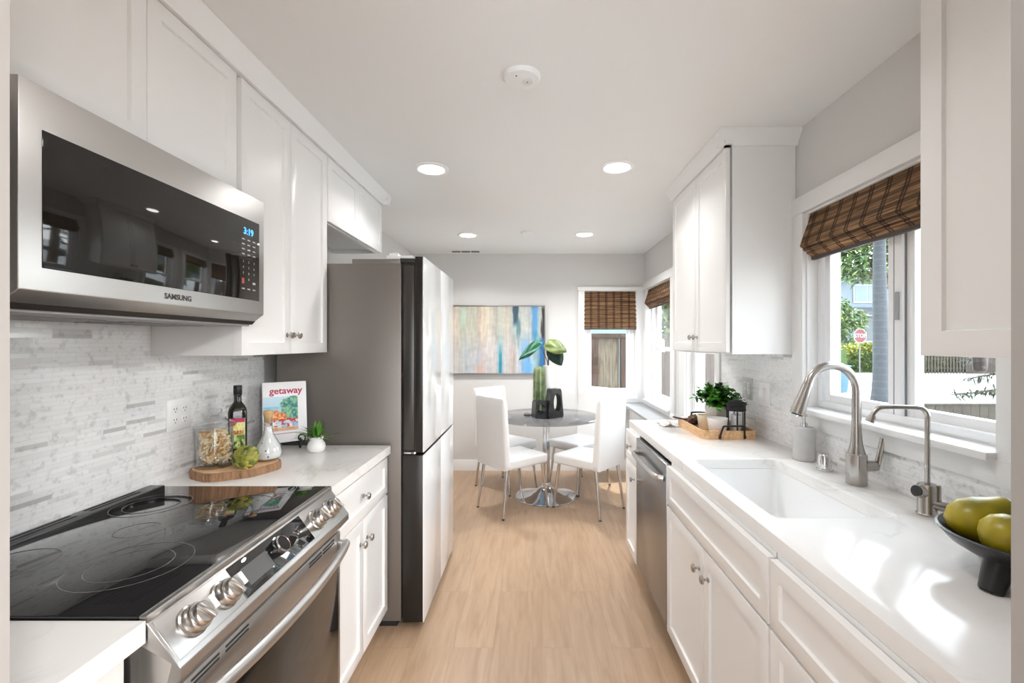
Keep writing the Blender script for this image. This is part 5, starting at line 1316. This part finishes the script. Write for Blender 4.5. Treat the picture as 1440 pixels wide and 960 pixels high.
# far picket fence
t = thing('picket_fence', 'weathered picket fence on the far side of the street', 'fence', (28, 29, ZG))
bm = new(); boards(bm, 24.2, 27.6, 29, ZG, .72, .10, .10, jit=.02); boards(bm, 27.6, 40, 29, ZG, .70, .17, .006, jit=.02); obj('pickets', bm, FBRN, t)
bm = new()
for z in (-.2, .4): box(bm, 24.2, 40, 29.03, 29.08, z, z+.09)
obj('rail', bm, FBRN, t)
def blob_tree(name, label, base_, trunk_h, trunk_r, centres, leafn, lsize, mats, cat='tree', tm=None, seed=0, group=None):
    rr = random.Random(seed); t = thing(name, label, cat, base_, 0, group)
    if trunk_h:
        bm = new(); tube(bm, [(0, 0, 0), (trunk_r*.2, 0, trunk_h*.5), (0, trunk_r*.2, trunk_h)], [trunk_r*1.2, trunk_r, trunk_r*.75], 12)
        for (c, r_) in centres:
            tube(bm, [(0, 0, trunk_h*.85), (c[0]*.5, c[1]*.5, (trunk_h*.85+c[2])/2), (c[0], c[1], c[2])], [trunk_r*.5, trunk_r*.3, trunk_r*.12], 7)
        obj('trunk', bm, tm or BARK2, t, False)
    bm = new()
    tot = sum(r_**2 for c, r_ in centres)
    for c, r_ in centres:
        for k in range(int(leafn*r_**2/tot)):
            u = rr.uniform(-1, 1); a = rr.uniform(0, 6.283); q = r_*(.55+.47*rr.random()**.5); h = math.sqrt(1-u*u)
            pos = Vector(c) + Vector((h*math.cos(a), h*math.sin(a), u))*q
            leaf(bm, pos, (rr.uniform(-1, 1), rr.uniform(-1, 1), rr.uniform(-.8, .5)), lsize*rr.uniform(.7, 1.3), lsize*.32, .2, rr.randrange(len(mats)), 2)
    obj('foliage', bm, mats, t, False, 180)
    return t
BARK2 = P('tree_bark', lin(96, 82, 68), .9, bump=.6, bscale=12, var=.3, vscale=6)
LT = [leaf_mat('tree_leaf_light', lin(96, 122, 60), lin(146, 160, 98), .6), leaf_mat('tree_leaf_mid', lin(56, 92, 42), lin(94, 124, 62), .6)]
LD = [leaf_mat('tree_leaf_green', lin(42, 80, 34), lin(80, 118, 52), .6), leaf_mat('tree_leaf_dark', lin(22, 48, 24), lin(50, 80, 38), .6)]
# palm with smooth ringed trunk
t = thing('palm_tree', 'tall grey ringed palm trunk between house and sink window', 'palm tree', (11.45, 15, ZG))
bm = new(); path = []; rs = []
for k in range(60):
    z = 7.2*k/59; path.append((0.02*math.sin(z), 0, z)); rs.append((.195 + .085*math.exp(-z*2.2) + .02*math.sin(z*.9))*(1+.018*(k % 2)))
tube(bm, path, rs, 24)
def palm_bark():
    m, tt, b = base('palm_bark'); v, s = coords(tt)
    f = math_(tt, 'FRACT', math_(tt, 'MULTIPLY', s.outputs['Z'], 4.5)); g = math_(tt, 'LESS_THAN', f, .14)
    n = tt.nodes.new('ShaderNodeTexNoise'); n.inputs['Scale'].default_value = 5; tt.links.new(v, n.inputs[0])
    c0_ = mixc(tt, n.outputs['Fac'], lin(54, 57, 62), lin(80, 84, 88)); tt.links.new(mixc(tt, math_(tt, 'MULTIPLY', g, .8), c0_, lin(84, 84, 88)), b.inputs['Base Color']); b.inputs['Roughness'].default_value = .9; return m
obj('trunk', bm, palm_bark(), t, False)
bm = new(); rr = random.Random(8)
for k in range(22):
    a = 2*math.pi*k/22+rr.uniform(-.1, .1); e = rr.uniform(-.2, 1.0); L_ = rr.uniform(1.8, 2.4)
    d = Vector((math.cos(a)*math.cos(e), math.sin(a)*math.cos(e), math.sin(e)))
    for q in range(14):
        s = (q+1)/14; c = Vector((0, 0, 7.15)) + d*L_*s - Vector((0, 0, 1))*1.5*s*s
        for sg in (-1, 1):
            side = d.cross(Vector((0, 0, 1))).normalized()*sg; leaf(bm, c, side+d*.6-Vector((0, 0, .5)), .55*(1-.5*s), .03, .3, rr.randrange(2), 3)
obj('fronds', bm, LD, t, False, 180)
# overhanging branch tree in front of the house
blob_tree('street_tree', 'leafy tree whose branches hang across the top of the window', (16.2, 19.5, ZG), 4.6, .16, [((-2.2, .2, 5.7), .95), ((-1.2, -.4, 6.0), 1.1), ((-3.2, -.3, 5.6), .9), ((-2.7, .2, 6.5), 1.0), ((.2, 0, 6.3), 1.3), ((-2.5, 0, 4.9), .45), ((-1.6, 0, 5.0), .5)], 4200, .24, LD+LT[:1], seed=1, group='trees outside')
blob_tree('garden_tree', 'pale green small tree left of the stop sign', (23.6, 36, ZG), 2.4, .12, [((-.3, 0, 3.4), 1.5), ((1.3, 0, 2.9), 1.2), ((-1.6, 0, 2.6), 1.2), ((.4, 0, 4.6), 1.0), ((2.0, 0, 3.9), .8)], 3600, .30, LT, seed=2, group='trees outside')
t = thing('hedge', 'clipped yellow-green hedge behind the palm trunk', 'hedge', (25, 31, ZG))
bm = new(); rr = random.Random(6)
for k in range(7000):
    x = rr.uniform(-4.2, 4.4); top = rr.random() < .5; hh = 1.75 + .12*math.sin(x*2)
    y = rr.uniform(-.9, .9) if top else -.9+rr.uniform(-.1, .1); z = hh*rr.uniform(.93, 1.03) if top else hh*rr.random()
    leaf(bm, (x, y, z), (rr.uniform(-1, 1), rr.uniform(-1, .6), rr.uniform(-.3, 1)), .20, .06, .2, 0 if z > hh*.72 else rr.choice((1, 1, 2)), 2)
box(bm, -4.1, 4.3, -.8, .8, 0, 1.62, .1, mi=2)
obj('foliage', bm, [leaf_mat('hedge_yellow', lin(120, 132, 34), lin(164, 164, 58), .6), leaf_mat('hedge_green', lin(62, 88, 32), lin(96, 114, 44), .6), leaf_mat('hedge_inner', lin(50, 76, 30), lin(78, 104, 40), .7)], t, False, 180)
# stop sign
sx, sy = 17.42, 24.2
t = thing('stop_sign', 'red octagonal STOP sign on a post before the hedge', 'road sign', (sx, sy, ZG))
Msg = Matrix.Translation((0, 0, 2.33)) @ Matrix.Rotation(R(8), 4, 'Z') @ Matrix.Rotation(R(90), 4, 'X')
def octa(r): return [(r*math.cos(R(22.5+45*k)), r*math.sin(R(22.5+45*k))) for k in range(8)]
bm = new(); prism(bm, octa(.41), -.01, .004, 'z', mat=Msg); obj('border', bm, P('sign_white', (.32, .32, .32), .5), t, False)
bm = new(); prism(bm, octa(.375), .003, .008, 'z', mat=Msg); fc = obj('face', bm, P('sign_red', lin(92, 3, 9), .5), t, False)
bm = text_bm('STOP', .30, .002, bold=.006); bmesh.ops.transform(bm, matrix=Msg @ Matrix.Translation((0, 0, .010)), verts=bm.verts); obj('lettering', bm, P('sign_letter', (.30, .30, .30), .5), fc, False)
bm = new(); tube(bm, [(0, .04, 0), (0, .04, 2.75)], .03, 10); obj('post', bm, P('galvanised', (.16, .16, .165), .6, .3), t, False)
# house across the street
HS = P('pale_blue_siding', lin(108, 121, 130), .8); RF = P('grey_shingle', lin(76, 78, 82), .9, var=.2, vscale=6); HG = P('house_glass', lin(92, 112, 122), .15); HW = P('house_white', (.30, .30, .30), .6)
hy = 44
t = thing('house', 'pale blue two-storey house across the street', 'house', (33, hy, ZG))
bm = new(); box(bm, 24, 46, hy, hy+9, ZG, 7.6); obj('walls', bm, HS, t)
bm = new(); prism(bm, [(hy-.8, 7.5), (hy+9.8, 7.5), (hy+4.5, 9.4)], 23.3, 46.7, 'x'); obj('roof', bm, RF, t)
bm = new(); prism(bm, [(hy-1.5, 4.1), (hy, 4.1), (hy, 4.9), (hy-.2, 4.9)], 24, 46, 'x'); obj('porch_roof', bm, RF, t)
for (a, b, c, d) in ((31.1, 33.6, 5.5, 7.0), (26.0, 27.6, 5.4, 6.8), (36.5, 38.5, 5.4, 6.9)):
    bm = new(); box(bm, a-.15, b+.15, hy-.08, hy+.02, c-.15, d+.15); wf = obj('window', bm, HW, t)
    bm = new(); m_ = (a+b)/2; box(bm, a, m_-.06, hy-.10, hy-.05, c, d); box(bm, m_+.06, b, hy-.10, hy-.05, c, d); obj('pane', bm, HG, wf)
for (a, b, c, d) in ((31.8, 34.0, 1.7, 4.0), (27.0, 29.0, 1.2, 3.0)):
    bm = new(); box(bm, a-.15, b+.15, hy-.08, hy+.02, c-.15, d+.15); wf = obj('window', bm, HW, t)
    bm = new(); box(bm, a, b, hy-.10, hy-.05, c, d); obj('pane', bm, P('house_glass_dark', lin(64, 78, 82), .15), wf)
bm = new(); box(bm, 28, 40, hy-1.4, hy-1.3, 1.3, 1.5); box(bm, 24, 46, hy-1.4, hy-1.2, 4.0, 4.15); obj('porch_rail', bm, HW, t)
bm = new(); box(bm, 35.5, 41, hy-.06, hy+.02, ZG, 2.2); obj('garage_door', bm, P('garage_grey', lin(92, 97, 101), .7), t)
# wheelie bin
t = thing('wheelie_bin', 'blue recycling bin at the street edge', 'bin', (11.55, 17.4, ZG))
bm = new(); p = bmesh.new(); bmesh.ops.create_cube(p, size=1); bmesh.ops.transform(p, matrix=Matrix.Translation((0, 0, .55)) @ Matrix.Diagonal((.75, .70, .98, 1)), verts=p.verts)
for v in p.verts:
    if v.co.z < .3: v.co.x *= .82; v.co.y *= .82
bmesh.ops.bevel(p, geom=list(p.edges), offset=.04, segments=2, profile=.5, affect='EDGES'); merge(bm, p); BIN = P('bin_blue', lin(66, 104, 122), .5); obj('body', bm, BIN, t, False)
bm = new(); box(bm, -.40, .40, -.38, .38, 1.03, 1.10, .03); obj('lid', bm, BIN, t, False)
for s_ in (-1, 1):
    bm = new(); M_ = Matrix.Translation((s_*.33, .30, .11)) @ Matrix.Rotation(R(90), 4, 'Y'); lathe(bm, [(0, -.03), (.11, -.03), (.11, .03), (0, .03)], 20, mat=M_); obj('wheel', bm, BLKPL, t, False)
# conifer near the house, feeder on its branch
cx, cyy = 4.3, 3.15
t = thing('conifer_tree', 'dark green conifer with drooping sprays near the sink window', 'conifer', (cx, cyy, ZG))
bm = new(); tube(bm, [(0, 0, 0), (0, 0, 2), (0, 0, 4.4)], [.14, .10, .03], 12); obj('trunk', bm, BARK2, t, False)
def spray(bn, bb, a, b, n_, rr, size=.06):
    a, b = Vector(a), Vector(b); mid = (a+b)/2+Vector((0, 0, .06)); pts = smooth_path([a, mid, b], n_)
    tube(bb, pts, [.012*(1-.8*k/len(pts))+.002 for k in range(len(pts))], 6)
    for k, c in enumerate(pts):
        for q in range(16):
            d = (b-a).normalized()*.7 + Vector((rr.uniform(-1, 1), rr.uniform(-1, 1), rr.uniform(-.7, .5)))*.8
            leaf(bn, c + Vector((rr.uniform(-.01, .01), rr.uniform(-.01, .01), rr.uniform(-.01, .01))), d, size*rr.uniform(.7, 1.2), .006, .15, rr.randrange(2), 2)
bn, bb = new(), new(); rr = random.Random(13)
loc = lambda x, y, d: (px2(x, y, d)[0]-cx, d-cyy, px2(x, y, d)[2]-ZG)
spray(bn, bb, (0, 0, 1.75), loc(1362, 532, 3.1), 16, rr); spray(bn, bb, (0, 0, 1.55), loc(1343, 554, 3.0), 18, rr); spray(bn, bb, (0, 0, 1.5), loc(1379, 550, 3.05), 12, rr); spray(bn, bb, (0, 0, 2.05), loc(1362, 506, 3.3), 14, rr)
for k in range(34):
    a = rr.uniform(-.9, 2.4); z = rr.uniform(2.2, 4.2); L_ = .25+.9*(4.5-z)/2.2; spray(bn, bb, (0, 0, z), (L_*math.cos(a), L_*math.sin(a), z-.25*L_), 12, rr, .08)
obj('branches', bb, BARK2, t, False); obj('needles', bn, [leaf_mat('needle_green', lin(30, 46, 28), lin(58, 72, 46), .6), leaf_mat('needle_dark', lin(18, 32, 20), lin(38, 52, 33), .6)], t, False, 180)
fxp = px2(1378, 523, 3.05)
t = thing('hanging_feeder', 'dark reddish brown hanging bird feeder outside beyond the sink window', 'bird feeder', (fxp[0], 3.05, fxp[2]))
bm = new(); lathe(bm, [(0, 0), (.022, .003), (.036, .014), (.038, .05), (.038, .20), (.030, .215), (0, .22)], 24); obj('tube', bm, P('feeder_brown', lin(24, 8, 5), .5, var=.3, vscale=20), t, False)
bm = new(); lathe(bm, [(0, .215), (.055, .212), (.050, .225), (.012, .25), (0, .25)], 24); obj('cap', bm, P('feeder_cap', lin(20, 9, 6), .5), t, False)
bm = new(); ball(bm, (-.012, -.034, .03), .014, (1, .5, 1.1), 2); obj('port', bm, P('feeder_tan', lin(56, 36, 22), .6), t, False)
bm = new(); tube(bm, [(0, 0, .245), (.005, .0, .5), (cx-fxp[0]-.35, .08, 1.25)], .003, 6); obj('cord', bm, BLACK, t, False)
# gate panel and neighbour wall behind the back window
t = thing('wooden_gate', 'weathered wooden gate panel in a brown frame outside the back window', 'gate', (1.08, 6.5, ZG))
bm = new(); boards(bm, .935, 1.245, 6.5, ZG, 1.49, .098, .004, seed=3); obj('boards', bm, wood_mat('grey_weathered', lin(88, 74, 58), lin(134, 123, 106), 'z', 4, .85), t)
BR = wood_mat('dark_brown_post', lin(48, 32, 23), lin(76, 54, 39), 'z', 3, .8)
for a, b in ((.78, .93), (1.25, 1.40)):
    bm = new(); box(bm, a, b, 6.44, 6.54, ZG, 1.50, .004); obj('post', bm, BR, t)
bm = new(); box(bm, .74, 1.44, 6.43, 6.55, 1.49, 1.56, .004); obj('top_beam', bm, BR, t)
bm = new(); boards(bm, -1.4, .73, 6.5, ZG, 1.45, .14, .004, seed=5); solo('board_fence', bm, BR, 'dark brown board fence left of the wooden gate', 'fence', (-.4, 6.5, ZG))
bm = new(); boards(bm, 1.45, 2.6, 6.5, ZG, 1.30, .14, .004, seed=6); solo('board_fence', bm, BR, 'dark brown board fence right of the wooden gate', 'fence', (2.0, 6.5, ZG))
t = thing('neighbour_house', 'pale teal neighbouring house wall above the wooden gate', 'house', (.5, 10, ZG))
bm = new(); box(bm, -4, 2.3, 9.6, 14, ZG, 4.5); obj('walls', bm, P('teal_siding', lin(120, 142, 144), .8), t)
bm = new(); prism(bm, [(9.1, 4.45), (14.5, 4.45), (11.8, 6.2)], -4.4, 2.6, 'x'); obj('roof', bm, RF, t)
# what the dining windows look onto
blob_tree('yard_tree', 'light green tree seen through the far dining window', (4.5, 15.2, ZG), 2.3, .12, [((0, 0, 3.6), 1.3), ((-.7, 0, 2.9), .9), ((.8, 0, 3.0), .9), ((.2, 0, 4.9), 1.0)], 2600, .24, LT+LD[:1], seed=4, group='trees outside')
blob_tree('yard_shrub', 'dark shrub low behind the far dining window', (3.75, 12.2, ZG), 0, 0, [((0, 0, .55), .6), ((.35, 0, .35), .42), ((-.35, 0, .4), .42)], 1500, .14, LD, cat='shrub', seed=5)
t = thing('red_fence', 'reddish brown board fence far beyond the counter-end window', 'fence', (10.4, 26, ZG))
bm = new(); boards(bm, 8.6, 12.6, 26, ZG+.05, 1.0, .18, .004, jit=.01, seed=8); obj('boards', bm, wood_mat('red_brown_board', lin(40, 24, 20), lin(62, 38, 30), 'z', 2, .8), t)
bm = new(); box(bm, 8.5, 12.7, 25.95, 26.08, 1.0, 1.06); box(bm, 8.5, 8.62, 25.97, 26.1, ZG, 1.05); box(bm, 12.58, 12.7, 25.97, 26.1, ZG, 1.05); obj('rail', bm, FBRN, t)
blob_tree('fan_shrub', 'green leafy shrub rising above the reddish brown fence', (10.6, 28.5, ZG), 1.0, .1, [((0, 0, 1.6), .9), ((.9, 0, 1.3), .7), ((-1.0, 0, 1.4), .8)], 1500, .4, LD, cat='shrub', seed=9)
